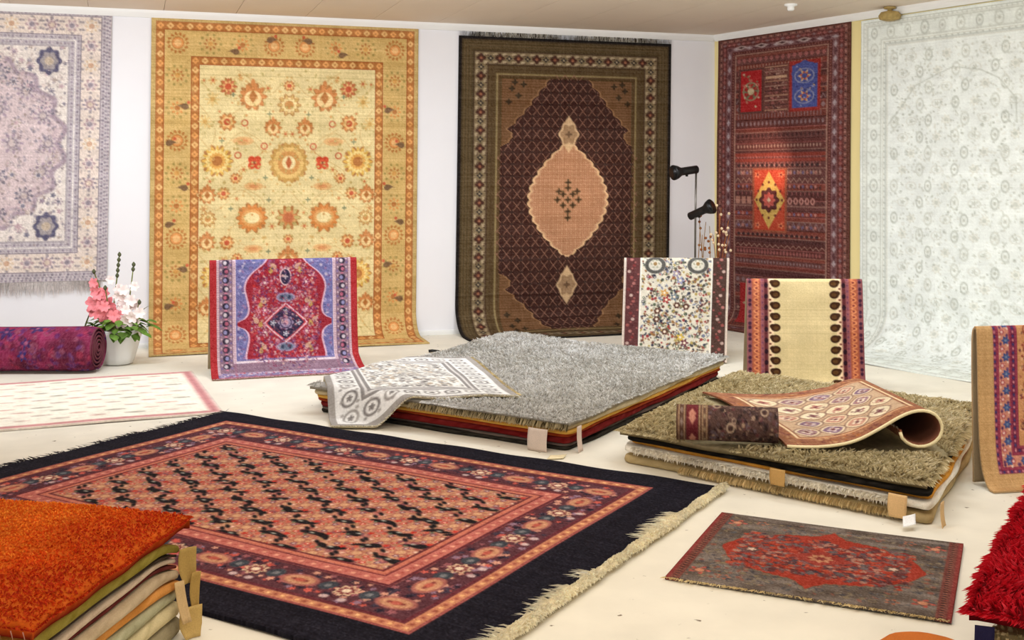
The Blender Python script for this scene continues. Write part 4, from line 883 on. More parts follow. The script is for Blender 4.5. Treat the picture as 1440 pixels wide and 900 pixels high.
# ------------------------------------------------------------------ stacked rugs
def perimeter(corners, rad=.05, seg=26):
    """rounded polygon outline, evenly resampled"""
    c = [np.asarray(p, float)[:2] for p in corners]; n = len(c); pts = []
    for i in range(n):
        a, b, d = c[i-1], c[i], c[(i+1) % n]; u = unit(a-b); v = unit(d-b); r_ = min(rad, .4*np.linalg.norm(a-b), .4*np.linalg.norm(d-b))
        for t in np.linspace(0, 1, 6): pts.append((1-t)**2*(b+u*r_)+2*t*(1-t)*b+t*t*(b+v*r_))
    p = np.array(pts+[pts[0]]); L = np.concatenate([[0], np.cumsum(np.linalg.norm(np.diff(p, axis=0), axis=1))]); m = max(40, int(L[-1]/.035))
    a = np.linspace(0, L[-1], m, endpoint=False); return np.stack([np.interp(a, L, p[:, 0]), np.interp(a, L, p[:, 1])], -1)
def slab(name, corners, z0, th, col, warp=None, rad=.05, seed=1, wob=.008, top=True, edge=None, mat=None):
    """one folded rug: rounded outline, pillowed edge, thickness th"""
    r = rng(seed); p = perimeter(corners, rad); m = len(p); cen = p.mean(0); tan = np.roll(p, -1, 0)-np.roll(p, 1, 0); tan /= np.linalg.norm(tan, axis=1, keepdims=True)
    nrm = np.stack([tan[:, 1], -tan[:, 0]], -1)
    if np.sum((p-cen)*nrm) < 0: nrm = -nrm
    ph = r.rand(3)*6; s = np.arange(m)*.035; w_ = wob*(np.sin(s*4+ph[0])+.6*np.sin(s*11+ph[1])); p = p+nrm*w_[:, None]
    prof = [(-.35, 0), (-.12, .12), (0, .5), (-.12, .88), (-.35, 1)]
    rings = []; cols = []
    for o, t in prof:
        q = p+nrm*(o*th); z = np.full(m, z0+th*t); rings.append(np.column_stack([q, z])); 
        e = np.asarray(edge if (edge is not None and t not in (1, 1.0)) else col, float); cols.append(np.clip(e+r.randn(m, 1)*7, 3, 252)*(1.0))
    V = np.concatenate(rings); C = np.concatenate(cols); nr = len(prof)
    Q = [[i*m+k, i*m+(k+1) % m, (i+1)*m+(k+1) % m, (i+1)*m+k] for i in range(nr-1) for k in range(m)]
    # flat caps as concentric rings, so that a warp bends them evenly
    Q = list(Q); T = []
    for zc_, last, sg in ((z0+th, (nr-1)*m, 1), (z0, 0, -1)):
        prev = last
        for f_ in (.94, .86, .74, .55, .3):
            ringp = V[last:last+m, :2]; st = len(V); V = np.concatenate([V, np.column_stack([cen+(ringp-cen)*f_, np.full(m, zc_)])]); C = np.concatenate([C, np.tile(np.asarray(col, float), (m, 1))])
            for k_ in range(m):
                qd = [prev+k_, prev+(k_+1) % m, st+(k_+1) % m, st+k_]; Q.append(qd if sg > 0 else qd[::-1])
            prev = st
        V = np.concatenate([V, [[cen[0], cen[1], zc_]]]); C = np.concatenate([C, [col]])
        for k_ in range(m):
            td = [prev+k_, prev+(k_+1) % m, len(V)-1]; T.append(td if sg > 0 else td[::-1])
    ar = np.sum(p[:, 0]*np.roll(p[:, 1], -1)-np.roll(p[:, 0], -1)*p[:, 1])
    Q, T = np.array(Q), np.array(T)
    if ar < 0: Q, T = Q[:, ::-1], T[:, ::-1]
    if warp is not None: V = warp(V)
    return mesh_obj(name, V, quads=Q, tris=T, colors=lin(C), mat=mat or M['woven'])
def grow(corners, e):
    """move each corner outward from the centre by fraction-free offsets e per corner or one number"""
    c = np.array([np.asarray(p, float)[:2] for p in corners]); cen = c.mean(0); d = c-cen; L = np.linalg.norm(d, axis=1, keepdims=True)
    return c+d/L*np.broadcast_to(np.asarray(e, float), (len(c),))[:, None]

def shag_top(name, corners, zf, th, n, ln, roots, tips, label, seed, nx=60, ny=60, w=.006, lean=(0, 0), clump=3.0, edge=(70, 62, 48), group=None, mixn=None, base=None, skip=None):
    """shaggy rug: slab surface zf(P,U,V), plus pile tufts"""
    c = [np.array([p[0], p[1], 0.]) for p in corners]; U, V = grid(nx, ny)
    P = (c[0]*((1-U)*(1-V))[..., None]+c[1]*(U*(1-V))[..., None]+c[2]*(U*V)[..., None]+c[3]*((1-U)*V)[..., None])
    r = rng(seed); ed = np.minimum(np.minimum(U, 1-U), np.minimum(V, 1-V)); P[..., 2] = zf(P, U, V)
    P[..., :2] += (.004*np.stack([np.sin(V*23+seed), np.sin(U*19+seed)], -1))*(ed < .02)[..., None]
    C = np.empty(P.shape); C[:] = base if base is not None else np.mean(roots, 0)
    C += r.randn(ny, nx, 1)*6
    o = sheet(name, P, np.clip(C, 3, 250), th, flip=True, edge=edge, mat=M['shag'])
    a, b = r.rand(n), r.rand(n); n_all = n
    ne = n//6; side = r.randint(0, 4, ne); t = r.rand(ne); a[:ne] = np.where(side == 0, t, np.where(side == 1, t, np.where(side == 2, 0, 1))); b[:ne] = np.where(side == 0, 0, np.where(side == 1, 1, t))
    I = np.clip((a*(nx-1)).astype(int), 0, nx-2); J = np.clip((b*(ny-1)).astype(int), 0, ny-2); fa = (a*(nx-1)-I)[:, None]; fb = (b*(ny-1)-J)[:, None]
    Bp = P[J, I]*(1-fa)*(1-fb)+P[J, I+1]*fa*(1-fb)+P[J+1, I]*(1-fa)*fb+P[J+1, I+1]*fa*fb
    if skip is not None:                                     # pile pressed flat under what lies on it
        ke = ~skip(Bp); Bp, a, b = Bp[ke], a[ke], b[ke]; n = len(Bp)
    cn = vnoise(Bp[:, 0]*clump*3, Bp[:, 1]*clump*3); L = ln*(.7+.6*r.rand(n))
    ang = cn*9+r.randn(n)*.8; hz = np.stack([np.cos(ang), np.sin(ang)], -1)*(.45+.35*r.rand(n))[:, None]+np.array(lean)
    # at the rim the pile falls outward
    cen = P.reshape(-1, 3).mean(0)[:2]; rim = np.minimum(np.minimum(a, 1-a), np.minimum(b, 1-b)); outv = Bp[:, :2]-cen; outv /= np.linalg.norm(outv, axis=1, keepdims=True)
    rimw = np.clip(1-rim/.012, 0, 1)[:, None]; hz = hz*(1-rimw*.5)+outv*rimw*.9
    T = Bp.copy(); T[:, :2] += hz*L[:, None]; T[:, 2] += L*.62*(1-rimw[:, 0]*1.1)
    roots, tips = np.array(roots, float), np.array(tips, float)
    mix = vnoise(Bp[:, 0]*2.1+7, Bp[:, 1]*2.1+3) if mixn is None else mixn(Bp)
    ti = np.clip((mix*.6+r.rand(n)*.55-.08)*len(tips), 0, len(tips)-1).astype(int); tc = tips[ti]+r.randn(n, 1)*9; rc = roots[r.randint(0, len(roots), n)]
    # two-tone yarn: darker root, lighter tip
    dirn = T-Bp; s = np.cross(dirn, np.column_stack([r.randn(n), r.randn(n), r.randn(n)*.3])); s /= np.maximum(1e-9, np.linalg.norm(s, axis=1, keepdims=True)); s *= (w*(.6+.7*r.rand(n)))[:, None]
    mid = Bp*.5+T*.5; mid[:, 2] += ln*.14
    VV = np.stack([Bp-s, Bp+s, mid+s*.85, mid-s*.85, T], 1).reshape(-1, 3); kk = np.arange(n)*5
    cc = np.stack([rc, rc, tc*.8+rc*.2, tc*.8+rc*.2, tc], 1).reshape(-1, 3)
    pl = mesh_obj('pile', VV, quads=np.stack([kk, kk+1, kk+2, kk+3], -1), tris=np.stack([kk+3, kk+2, kk+4], -1), colors=lin(np.clip(cc, 3, 252)), mat=M['shag'], parent=o, smooth=False)
    pl['kind'] = 'stuff'; tag(o, label, 'rug', group); return o, P
def card(name, O, ex, ez, w, h, col, label, bend=.02, th=.002, parent=None, group=None, shape=.0):
    """price card: a bent piece of board; O top centre, ex across, ez downward direction"""
    ex, ez = unit(ex), unit(ez); nn = unit(np.cross(ex, ez)); U, V = grid(7, 9)
    ww = 1-shape*np.clip(V-.6, 0, 1)*1.5-shape*.5*np.clip(.2-V, 0, 1)
    P = np.asarray(O, float)+ex*((U-.5)*w*ww)[..., None]+ez*(V*h)[..., None]+nn*(bend*(np.sin(V*2.4)+.4*np.sin(U*3)))[..., None]
    C = np.empty(P.shape); C[:] = col
    return tag(sheet(name, P, C, th, full=True, back=col), label, 'tag', group)

# ---- stack one: grey shaggy rug on top, corners front / far / back / side
A1, B1, L1 = on_plane(800, 638)[:2], on_plane(1018, 535)[:2], on_plane(440, 580)[:2]; D1 = L1+B1-A1
C0 = np.array([-1.075, 6.775, 0]); us = unit((1, -.02, 0)); vs_ = unit((-.23, .97, 0)); S1 = [L1, A1, B1, D1]; G1 = 'rugs in the pile with the grey shaggy top'
def w1(V):
    V = V.copy(); s = np.sin(V[:, 0]*2.2)*np.sin(V[:, 1]*1.7); V[:, 2] += .006*s*(V[:, 2] > .01); return V
lay = [((44, 40, 34), .022, -.03, 'blackish folded rug, lowest of the pile under the grey shaggy rug'),
       ((96, 84, 78), .014, -.045, 'thin grey brown rug between blackish and red rugs of the pile'),
       ((112, 26, 26), .038, -.025, 'deep red folded rug in the middle of the pile under the grey shaggy rug'),
       ((150, 60, 26), .020, -.02, 'rust coloured rug just above the deep red one in the pile'),
       ((206, 156, 70), .020, -.005, 'golden rug just under the cream one in the pile'),
       ((196, 178, 140), .024, .006, 'cream rug directly under the grey shaggy rug')]
z = .002
for n_, (c, th, e, lb) in enumerate(lay):
    o = slab('folded_rug', grow(S1, e), z, th, c, rad=.06, seed=30+n_); tag(o, lb, 'rug', G1); z += th+.0008
Z1 = z+.010
def z1(P, U, V):
    ed = np.minimum(np.minimum(U, 1-U), np.minimum(V, 1-V)); s = np.sin(P[..., 0]*2.2)*np.sin(P[..., 1]*1.7)
    return Z1+.024-.012*np.clip(1-ed/.04, 0, 1)**2+.03*np.exp(-(((P[..., 0]+.1)/.5)**2+((P[..., 1]-9.2)/.45)**2))+.012*vnoise(P[..., 0]*3, P[..., 1]*3)
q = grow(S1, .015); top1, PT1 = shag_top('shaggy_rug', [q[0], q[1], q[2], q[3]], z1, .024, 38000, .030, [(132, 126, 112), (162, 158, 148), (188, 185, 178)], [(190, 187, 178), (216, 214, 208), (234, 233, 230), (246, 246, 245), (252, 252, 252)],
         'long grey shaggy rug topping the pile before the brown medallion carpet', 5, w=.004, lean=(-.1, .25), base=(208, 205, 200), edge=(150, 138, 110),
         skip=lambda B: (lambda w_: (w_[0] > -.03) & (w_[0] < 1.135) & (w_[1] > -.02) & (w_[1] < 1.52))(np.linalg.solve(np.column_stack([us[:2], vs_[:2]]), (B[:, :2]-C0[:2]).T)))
# cream fringe folds along the front rim
r = rng(77); e0, e1 = q[0], q[1]; n = 900; t = .42+.58*r.rand(n); b = np.column_stack([e0[0]+(e1[0]-e0[0])*t, e0[1]+(e1[1]-e0[1])*t, np.full(n, Z1+.004)])
o1 = unit(np.array([(e1-e0)[1], -(e1-e0)[0], 0])); o1 = o1 if o1[1] < 0 else -o1
T = b+o1*(.012+.02*r.rand(n))[:, None]; T[:, 2] -= .022+.02*r.rand(n); b = b+o1*.004
blades('fringe', b, T, .004, np.where(r.rand(n, 1) < .3, np.array((96, 84, 58)), np.array((206, 190, 150)))+r.randn(n, 1)*9, top1, seed=8)
# silver rug over one corner of the pile, running down to the floor
def inside_depth(X, Y):
    """signed distance inside the pile outline (positive inside)"""
    c = q; dd = []
    cen = c.mean(0)
    for i in range(4):
        a, b = c[i], c[(i+1) % 4]; nn = np.array([(b-a)[1], -(b-a)[0]]); nn /= np.linalg.norm(nn)
        if np.dot(cen-a, nn) < 0: nn = -nn
        dd.append((X-a[0])*nn[0]+(Y-a[1])*nn[1])
    return np.minimum.reduce(dd)
k = art_silver()
U, V = grid(k.nx, k.ny); Pp = C0+us*(U*1.12)[..., None]+vs_*((1-V)*1.5)[..., None]
dpt = inside_depth(Pp[..., 0], Pp[..., 1]); hi = Z1+.044+.012*vnoise(Pp[..., 0]*3, Pp[..., 1]*3)+.03*np.exp(-(((Pp[..., 0]+.1)/.5)**2+((Pp[..., 1]-9.2)/.45)**2))
fall = smooth01((dpt+.155)/.145); lf = np.clip(-(dpt+.30)/.3, 0, 1)
Pp[..., 2] = .02+(hi-.02)*fall+.004*np.sin(Pp[..., 0]*14+Pp[..., 1]*9)+.010*fall*np.sin(Pp[..., 0]*7+2)*np.sin(Pp[..., 1]*5)
Pp[..., 2] = np.maximum(Pp[..., 2], .024)
for i in range(Pp.shape[1]):                                # knots keep their spacing where the rug hangs down
    c_ = Pp[:, i]; L_ = np.concatenate([[0], np.cumsum(np.linalg.norm(np.diff(c_, axis=0), axis=1))]); a_ = np.linspace(0, L_[-1], len(c_)); Pp[:, i] = np.column_stack([np.interp(a_, L_, c_[:, j]) for j in range(3)])
rug = sheet('rug', Pp, k.C, .012, full=True, back=(206, 190, 150), edge=(226, 212, 176)); tag(rug, 'pale silver rug with grey borders slung over a corner of the grey shaggy pile', 'rug')
fringe(rug, Pp[-1][::5], -vs_, 500, .02, .003, (240, 232, 212), 31, .4, z=.006); fringe(rug, Pp[:, -1][::6], us, 500, .018, .003, (224, 206, 160), 32, .4)
# price cards on the near corner
ca, cb = unit(np.append(L1-A1, 0)), unit(np.append(B1-A1, 0)); A3 = np.append(A1, 0)
card('price_tag', A3+ca*.17+o1*.045+np.array([0, 0, .125]), ca, (0, 0, -1), .125, .122, (214, 196, 182), 'pinkish blank card tag hanging at the near corner of the grey pile', .012, group=None)
o2 = -o1*0+unit(cb*0+np.cross(cb, (0, 0, 1))); o2 = o2 if o2[0] > 0 else -o2
card('price_tag', A3+cb*.05+o2*.04+np.array([0, 0, .145]), cb, (0.1, 0, -1), .055, .14, (220, 198, 184), 'narrow pinkish card tag around the near corner beside the red layer', .008)
card('paper_tag', A3+np.array([-.06, -.07, .012]), (1, .2, 0), (-.3, -1, -.02), .09, .07, (236, 220, 180), 'cream paper tag lying on the floor below the grey pile corner', .003)

# ---- stack two: olive brown shaggy rug on top
A2, L2 = on_plane(1312, 742)[:2], on_plane(872, 651)[:2]; sd2 = unit(np.array([.50, .92])); B2 = A2+sd2*2.0; D2 = L2+sd2*2.0; S2 = [L2, A2, B2, D2]; G2 = 'rugs in the pile with the olive shaggy top'
lay = [((186, 164, 120), .040, -.015, 'tan ribbed rug, lowest of the pile under the olive shaggy rug'), ((176, 110, 60), .018, -.03, 'brown rug just above the tan ribbed one'),
       ((240, 234, 220), .032, -.006, 'fluffy off-white rug low in the pile under the olive shaggy rug'), ((214, 150, 60), .022, -.022, 'golden orange rug in the pile under the olive shaggy rug'),
       ((30, 27, 24), .024, -.035, 'black rug layer standing in for the shadow gap under the olive shaggy rug')]  # black layer draws the dark shadow gap below the olive shag
z = .002
for n_, (c, th, e, lb) in enumerate(lay):
    ee = np.array([e, e, e, e]); 
    Sx = grow(S2, ee)
    if n_ in (1, 3): Sx[:2] += sd2*.05                       # these two sit back from the front edge
    o = slab('folded_rug', Sx, z, th, c, rad=.05, seed=50+n_); tag(o, lb, 'rug', G2); z += th+.0008
    if n_ == 0: low2 = o
    if n_ == 2: wh2, zw = o, z
Z2 = z+.010; pa, pb_ = on_plane(951, 622, Z2+.05), on_plane(1095, 628, Z2+.05)
def z2(P, U, V):
    ed = np.minimum(np.minimum(U, 1-U), np.minimum(V, 1-V)); s = np.sin(P[..., 0]*2.2)*np.sin(P[..., 1]*1.7)
    return Z2+.022-.010*np.clip(1-ed/.05, 0, 1)**2+.012*vnoise(P[..., 0]*3, P[..., 1]*3)
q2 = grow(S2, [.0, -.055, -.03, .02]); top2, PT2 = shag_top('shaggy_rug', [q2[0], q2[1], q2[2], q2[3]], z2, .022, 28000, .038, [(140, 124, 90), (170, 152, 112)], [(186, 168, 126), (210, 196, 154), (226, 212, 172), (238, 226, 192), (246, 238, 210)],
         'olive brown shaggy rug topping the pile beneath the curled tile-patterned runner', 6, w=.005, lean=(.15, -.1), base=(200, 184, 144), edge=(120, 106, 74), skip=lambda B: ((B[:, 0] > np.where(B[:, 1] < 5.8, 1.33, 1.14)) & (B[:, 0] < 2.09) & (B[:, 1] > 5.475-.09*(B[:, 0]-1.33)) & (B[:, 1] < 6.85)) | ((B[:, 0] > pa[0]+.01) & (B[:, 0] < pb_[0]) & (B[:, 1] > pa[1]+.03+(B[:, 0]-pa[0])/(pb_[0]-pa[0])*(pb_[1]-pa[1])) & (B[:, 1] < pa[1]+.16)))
# ribbed fringe folded down along the front of the lowest rug
r = rng(61); e0, e1 = grow(S2, -.015)[:2]; n = 700; t = np.sort(.22+.70*r.rand(n)); fo = unit(np.array([(e1-e0)[1], -(e1-e0)[0], 0])); fo = fo if fo[1] < 0 else -fo
b = np.column_stack([e0[0]+(e1[0]-e0[0])*t, e0[1]+(e1[1]-e0[1])*t, np.full(n, .040)])+fo*.006; T = b+fo*(.016+.012*r.rand(n))[:, None]; T[:, 2] = .004+.010*r.rand(n)
blades('fringe', b, T, .0045, np.array((222, 200, 150))+r.randn(n, 1)*16, low2, seed=9, bend=fo*.010)
n = 1500; t = .05+.88*r.rand(n); b = np.column_stack([e0[0]+(e1[0]-e0[0])*t, e0[1]+(e1[1]-e0[1])*t, np.full(n, zw-.004)]); T = b+fo*(.024+.022*r.rand(n))[:, None]+np.outer(r.randn(n)*.012, np.append(unit(e1-e0), 0)); T[:, 2] = np.maximum(zw-.018+.012*r.randn(n), .056)
blades('fringe', b, T, .005, np.array((244, 238, 224))+r.randn(n, 1)*8, wh2, seed=10, bend=fo*.008+np.array([0, 0, .006]))
ca, cb = unit(np.append(L2-A2, 0)), unit(np.append(B2-A2, 0)); A3 = np.append(A2, 0); o2 = unit(np.cross(cb, (0, 0, 1))); o2 = o2 if o2[0] > 0 else -o2
card('price_tag', A3+ca*.135+fo*.045+np.array([0, 0, .128]), ca, (0, 0, -1), .085, .10, (222, 184, 132), 'tan card tag hanging at the near corner of the olive pile', .010, shape=.2)
card('price_tag', A3+cb*.03+o2*.035+np.array([0, 0, .105]), cb+o2*.1, (.12, -.05, -1), .06, .11, (224, 188, 140), 'narrow tan card tag around the near corner below the golden layer', .008)
card('paper_tag', A3+ca*.075+fo*.07+np.array([0, 0, .055]), (1, .35, .1), (-.25, -.8, -.42), .065, .062, (250, 250, 250), 'small white paper tag leaning at the near corner of the olive pile', .003)
card('price_tag', A3+ca*.72-fo*0+fo*.035+np.array([0, 0, .135]), ca, (0, -.1, -1), .08, .075, (190, 150, 92), 'brown card tag under the shaggy edge beside the navy carpet corner', .006, shape=.2)

# runner lying on it, one end curled into a loop
k = art_tiles(); zb = Z2+.055
pts = [(.055, .0), (.12, .0), (.22, .004), (.36, .03), (.48, .10), (.58, .165), (.66, .19), (.73, .175), (.765, .12), (.755, .06), (.70, .016), (.63, .012), (.575, .045), (.565, .085)]
a, o, zz = smooth_path(pts, 400, 3); U, V = grid(k.nx, k.ny); Lr = a[-1]; A = U*Lr; xx = np.interp(A, a, o); zv = np.interp(A, a, zz)
fl = np.clip(1-A/(Lr*.45), 0, 1)                                         # the flat end splays wider at the back
wd = (1-V)*1.10; xo = xx-fl*.22*(1-V)**1.5+.02*np.sin(V*5)*fl; N0 = np.array([1.285, 5.47, 0]); du, dw = unit((.995, -.08, 0)), unit((.02, 1, 0))
P = N0+du*xo[..., None]+dw*(wd*(1+.25*fl))[..., None]; P[..., 2] = zb+zv*(1-.25*(1-V))+.008*fl*np.sin(V*9+U*4)+.004
rug = sheet('runner', P, k.C, .010, full=True, back=(128, 82, 64), edge=(236, 220, 170)); tag(rug, 'rust and ivory tile-patterned runner with one end curled into a loop', 'rug')
bd, bq, bg_ = tube(P[-1][::6]+np.array([0, -.004, -.004]), .008, 7); mesh_obj('edge_binding', bd, quads=bq, ngons=bg_, colors=np.tile(lin((238, 222, 176)), (len(bd), 1)), mat=M['woven'], parent=rug)
fringe(rug, P[:, -1][::4], (-.3, 0, .9), 260, .02, .003, (244, 238, 224), 41, .4)
# small dark rolled rug in front of it
k = art_darkroll(); ax = pb_-pa; Lk = np.linalg.norm(ax); ax = unit(ax); sd = unit((-ax[1], ax[0], 0))
U, V = grid(k.nx, k.ny); th_ = -.5*math.pi+V*2*math.pi*1.42; rr_ = .088-.012*V
P = pa+ax*(U*Lk)[..., None]+sd*(.085+rr_*1.15*-np.cos(th_-.0)*1.0)[..., None]; P[..., 2] = Z2+.048+.088+rr_*np.sin(th_)*1.0
rug = sheet('rolled_rug', P[::-1], k.C[::-1], .008, full=True, back=(150, 124, 96)); tag(rug, 'small dark brown floral rug rolled up on the olive shaggy rug', 'rug')

# ---- orange pile
ZO = .39; f0, f1, f2 = on_plane(40, 880, ZO)[:2], on_plane(262, 722, ZO)[:2], on_plane(0, 700, ZO)[:2]; dl = unit(f2-f1); n0 = f0+dl*1.4; n1 = f1+dl*1.4
SO = [n0, f0, f1, n1]; GO = 'rugs in the pile with the orange top'
side_ = unit(f1-f0)
def wo(V):
    V = V.copy(); t = (V[:, :2]-f1) @ side_; s = np.clip((t+.26)/.26, 0, 1.2)**2; V[:, 2] -= s*.06*np.clip(V[:, 2]/.34, 0, 1); V[:, 2] = np.maximum(V[:, 2], .001); return V
lay = [((150, 138, 108), .068, .0, 'grey tan folded rug, lowest of the pile under the orange rug'), ((206, 190, 146), .050, .004, 'thick cream folded rug second up in the orange-topped pile'),
       ((172, 168, 134), .038, -.006, 'pale sage folded rug below the apricot one in the orange-topped pile'), ((206, 140, 70), .030, .0, 'apricot folded rug in the orange-topped pile'),
       ((190, 168, 136), .034, .004, 'beige folded rug with thick fold in the orange-topped pile'), ((96, 40, 36), .013, -.014, 'thin maroon rug between two pale ones in the orange-topped pile'),
       ((196, 174, 150), .018, -.006, 'thin pinkish cream rug in the orange-topped pile'), ((60, 48, 38), .010, -.016, 'thin dark brown rug just under the olive green one'), ((138, 124, 52), .030, .0, 'olive green folded rug directly under the orange rug')]
z = .002
for n_, (c, th, e, lb) in enumerate(lay):
    o = slab('folded_rug', grow(SO, e-.006), z, th, c, warp=wo, rad=.04, seed=70+n_, wob=.006); tag(o, lb, 'rug', GO); z += th+.006
ZT = z
def zo(P, U, V): 
    ed = np.minimum(np.minimum(U, 1-U), np.minimum(V, 1-V))
    return ZO+.004*np.sin(P[..., 0]*8)*np.sin(P[..., 1]*7)-.012*np.clip(1-ed/.03, 0, 1)**2
q = grow(SO, .012); topo, PO = shag_top('orange_rug', [q[0], q[1], q[2], q[3]], zo, ZO-ZT-.006, 26000, .011, [(206, 84, 28), (224, 108, 34)], [(176, 40, 24), (214, 74, 30), (240, 116, 38), (254, 166, 60)],
     'mottled orange and red thick wool rug topping a tall folded pile', 8, w=.0031, edge=(120, 26, 16), base=(228, 108, 34), clump=6,
     mixn=lambda B: np.clip(-.25+.55*vnoise(B[:, 0]*4.5, B[:, 1]*4.5)+1.5*np.clip((-(B[:, :2]-f1) @ np.array([.95, -.3]))/.62, 0, .62)-.5*np.clip((3.25-B[:, 1])/.5, 0, 1), 0, 1.1))
# overcast stitching along the near edge
r = rng(5); ns = 40; t = (np.arange(ns)+.5)/ns; b = np.column_stack([q[0][0]+(q[1][0]-q[0][0])*t, q[0][1]+(q[1][1]-q[0][1])*t, np.full(ns, ZO-.012)]); oN = -np.append(side_, 0)
b = b+oN*.006; T = b+oN*.004; T[:, 2] -= .028; T[:, 0] += .01
blades('stitching', b, T, .0018, np.tile((206, 160, 140), (ns, 1)), topo, seed=2)
M['card'] = mat_plain('card', srgb(196, 164, 100), .8, .08, 14)
f3 = np.append(f1, 0); oR = unit((side_[1], -side_[0], 0)); oR = oR if oR[0] > 0 else -oR; sA = np.append(side_, 0)
card('card_tag', f3+oR*.02-sA*.03+np.array([0, 0, .285]), sA+oR*.9, (.1, .02, -1), .062, .12, (190, 158, 92), 'tan card tag hanging high at the far corner of the orange pile', .022, shape=.6)
card('card_tag', f3+oR*.04-sA*.01+np.array([0, 0, .20]), sA+oR*.9, (.02, -.02, -1), .034, .12, (186, 152, 86), 'narrow tan card tag hanging lower beside the navy carpet edge', .016, shape=.5)
card('card_tag', f3+oR*.02-sA*.10+np.array([0, 0, .20]), sA+oR*.6, (.22, .05, -1), .036, .14, (206, 174, 126), 'pale card strip slipping out between the cream folded rugs', .012, shape=.1)
card('card_tag', f3+oR*.045-sA*.06+np.array([0, 0, .105]), sA+oR*.8, (.15, -.1, -1), .08, .10, (200, 168, 104), 'broad tan card tag near the floor by the orange pile', .02, shape=.6)

# ---- red pile
ZR = .33; cR = on_plane(1362, 848, ZR)[:2]; aR = unit(np.array([.51, .86])); bR = np.array([aR[1], -aR[0]]); SR = [cR, cR+bR*1.3, cR+bR*1.3+aR*1.5, cR+aR*1.5]
GR = 'rugs in the pile with the red shaggy top'; off = lambda e, f: [cR+aR*e+bR*f, cR+bR*1.3+aR*e, cR+bR*1.3+aR*1.45, cR+aR*1.45+bR*f]
o = slab('folded_rug', off(.03, .07), .002, .168, (92, 34, 34), rad=.06, seed=91); tag(o, 'dark maroon folded rug, lowest of the pile under the red shaggy rug', 'rug', GR)
def zc(P, U, V): return .258+.004*np.sin(P[..., 0]*9)
oc, Pc = shag_top('shaggy_rug', off(.02, .06), zc, .085, 6000, .014, [(120, 104, 72), (150, 132, 96)], [(150, 132, 92), (184, 166, 122), (206, 190, 150)], 'tan woolly rug squeezed beneath the red shaggy rug', 12, w=.005, edge=(170, 150, 108), group=GR)
r = rng(88); c0, c1_ = off(.02, .06)[:2]; n = 1600; t = r.rand(n); zz_ = r.uniform(.175, .25, n); b = np.column_stack([c0[0]+(c1_[0]-c0[0])*t, c0[1]+(c1_[1]-c0[1])*t, zz_]); T = b-np.outer(.012+.014*r.rand(n), np.append(aR, 0)); T[:, 2] -= .02+.015*r.rand(n)
blades('fringe', b, T, .004, np.array((190, 170, 124))+r.randn(n, 1)*22, oc, seed=3)
def zr(P, U, V):
    ed = np.minimum(np.minimum(U, 1-U), np.minimum(V, 1-V)); return ZR-.02+.006*np.sin(P[..., 0]*6)-.012*np.clip(1-ed/.05, 0, 1)**2
orr, Pr = shag_top('shaggy_rug', SR, zr, .022, 30000, .034, [(120, 6, 16), (150, 10, 22)], [(176, 12, 28), (200, 20, 36), (220, 34, 50), (230, 60, 74)], 'bright crimson long-pile shaggy rug topping a low pile', 13, w=.0038, edge=(90, 8, 14), base=(120, 10, 18))
U, V = grid(6, 12); Pf = np.append(cR+bR*.045+aR*.0, 0)+np.append(unit(bR+aR*.2), 0)*((U-.5)*.05)[..., None]-np.append(aR, 0)*(.022+.012*np.sin(V*3))[..., None]; Pf[..., 2] = .282-V*.20
C = np.empty(Pf.shape); C[:] = (34, 30, 58); tag(sheet('fabric_flap', Pf, C, .008, full=True, back=(30, 26, 44)), 'navy fabric flap hanging from beneath the crimson shaggy rug', 'fabric')
card('card_tag', np.append(cR+bR*.01-aR*.02, .075), (-.6, .5, 0), (-.3, .2, -.6), .07, .08, (170, 128, 72), 'brown card tag by the navy flap of the red pile', .008, shape=.3)
o = slab('floor_rug', op, .002, .012, (196, 110, 50), rad=.1, seed=99); tag(o, 'orange brown rug end on the floor beside the crimson pile', 'rug')
# ---- purple rolled rug
k = art_purple(); e1 = on_plane(132, 527); t_ = e1[1]; rad = .178; axd = unit((-1, -.02, 0)); Lp = 2.1; cen = np.array([e1[0]-.02, e1[1]+rad*.8, rad+.002])
prof = [(0, .0), (.0, .55), (.0, .8), (.012, .93), (.05, .99), (.10, 1.0)]; m = 72; U, V = grid(k.nx, 110); an = V*2*math.pi; aa = U*Lp; rr_ = rad*(np.interp(aa, [0, .012, .05, .10, Lp], [.86, .94, .99, 1, 1]))*(1+.02*np.sin(aa*3+an*2)+.012*np.sin(an*3+1))
P = cen+axd*aa[..., None]+np.array([0, 1, 0])*(rr_*np.cos(an))[..., None]; P[..., 2] += rr_*np.sin(an)*.97; P[..., 2] = np.maximum(P[..., 2], .012)
C = k.sample(U, V); rug = sheet('rolled_rug', P, C, .012, full=False); tag(rug, 'thick purple and blue rolled rug lying under the mauve carpet', 'rug')
# the spiral seen at its end
sp = []; nt_ = 150
for i in range(nt_): a_ = i/nt_*2*math.pi*5; r2 = rad*.93*(1-i/nt_*.92); sp.append(cen+np.array([0, r2*math.cos(a_), r2*math.sin(a_)*.97])+axd*(-.004+.01*(r2/rad)))
tv, tq, tg = tube(sp, .0085, 6); mesh_obj('rolled_end', tv, quads=tq, ngons=tg, colors=np.tile(lin((110, 60, 70)), (len(tv), 1)), mat=M['woven'], parent=rug)
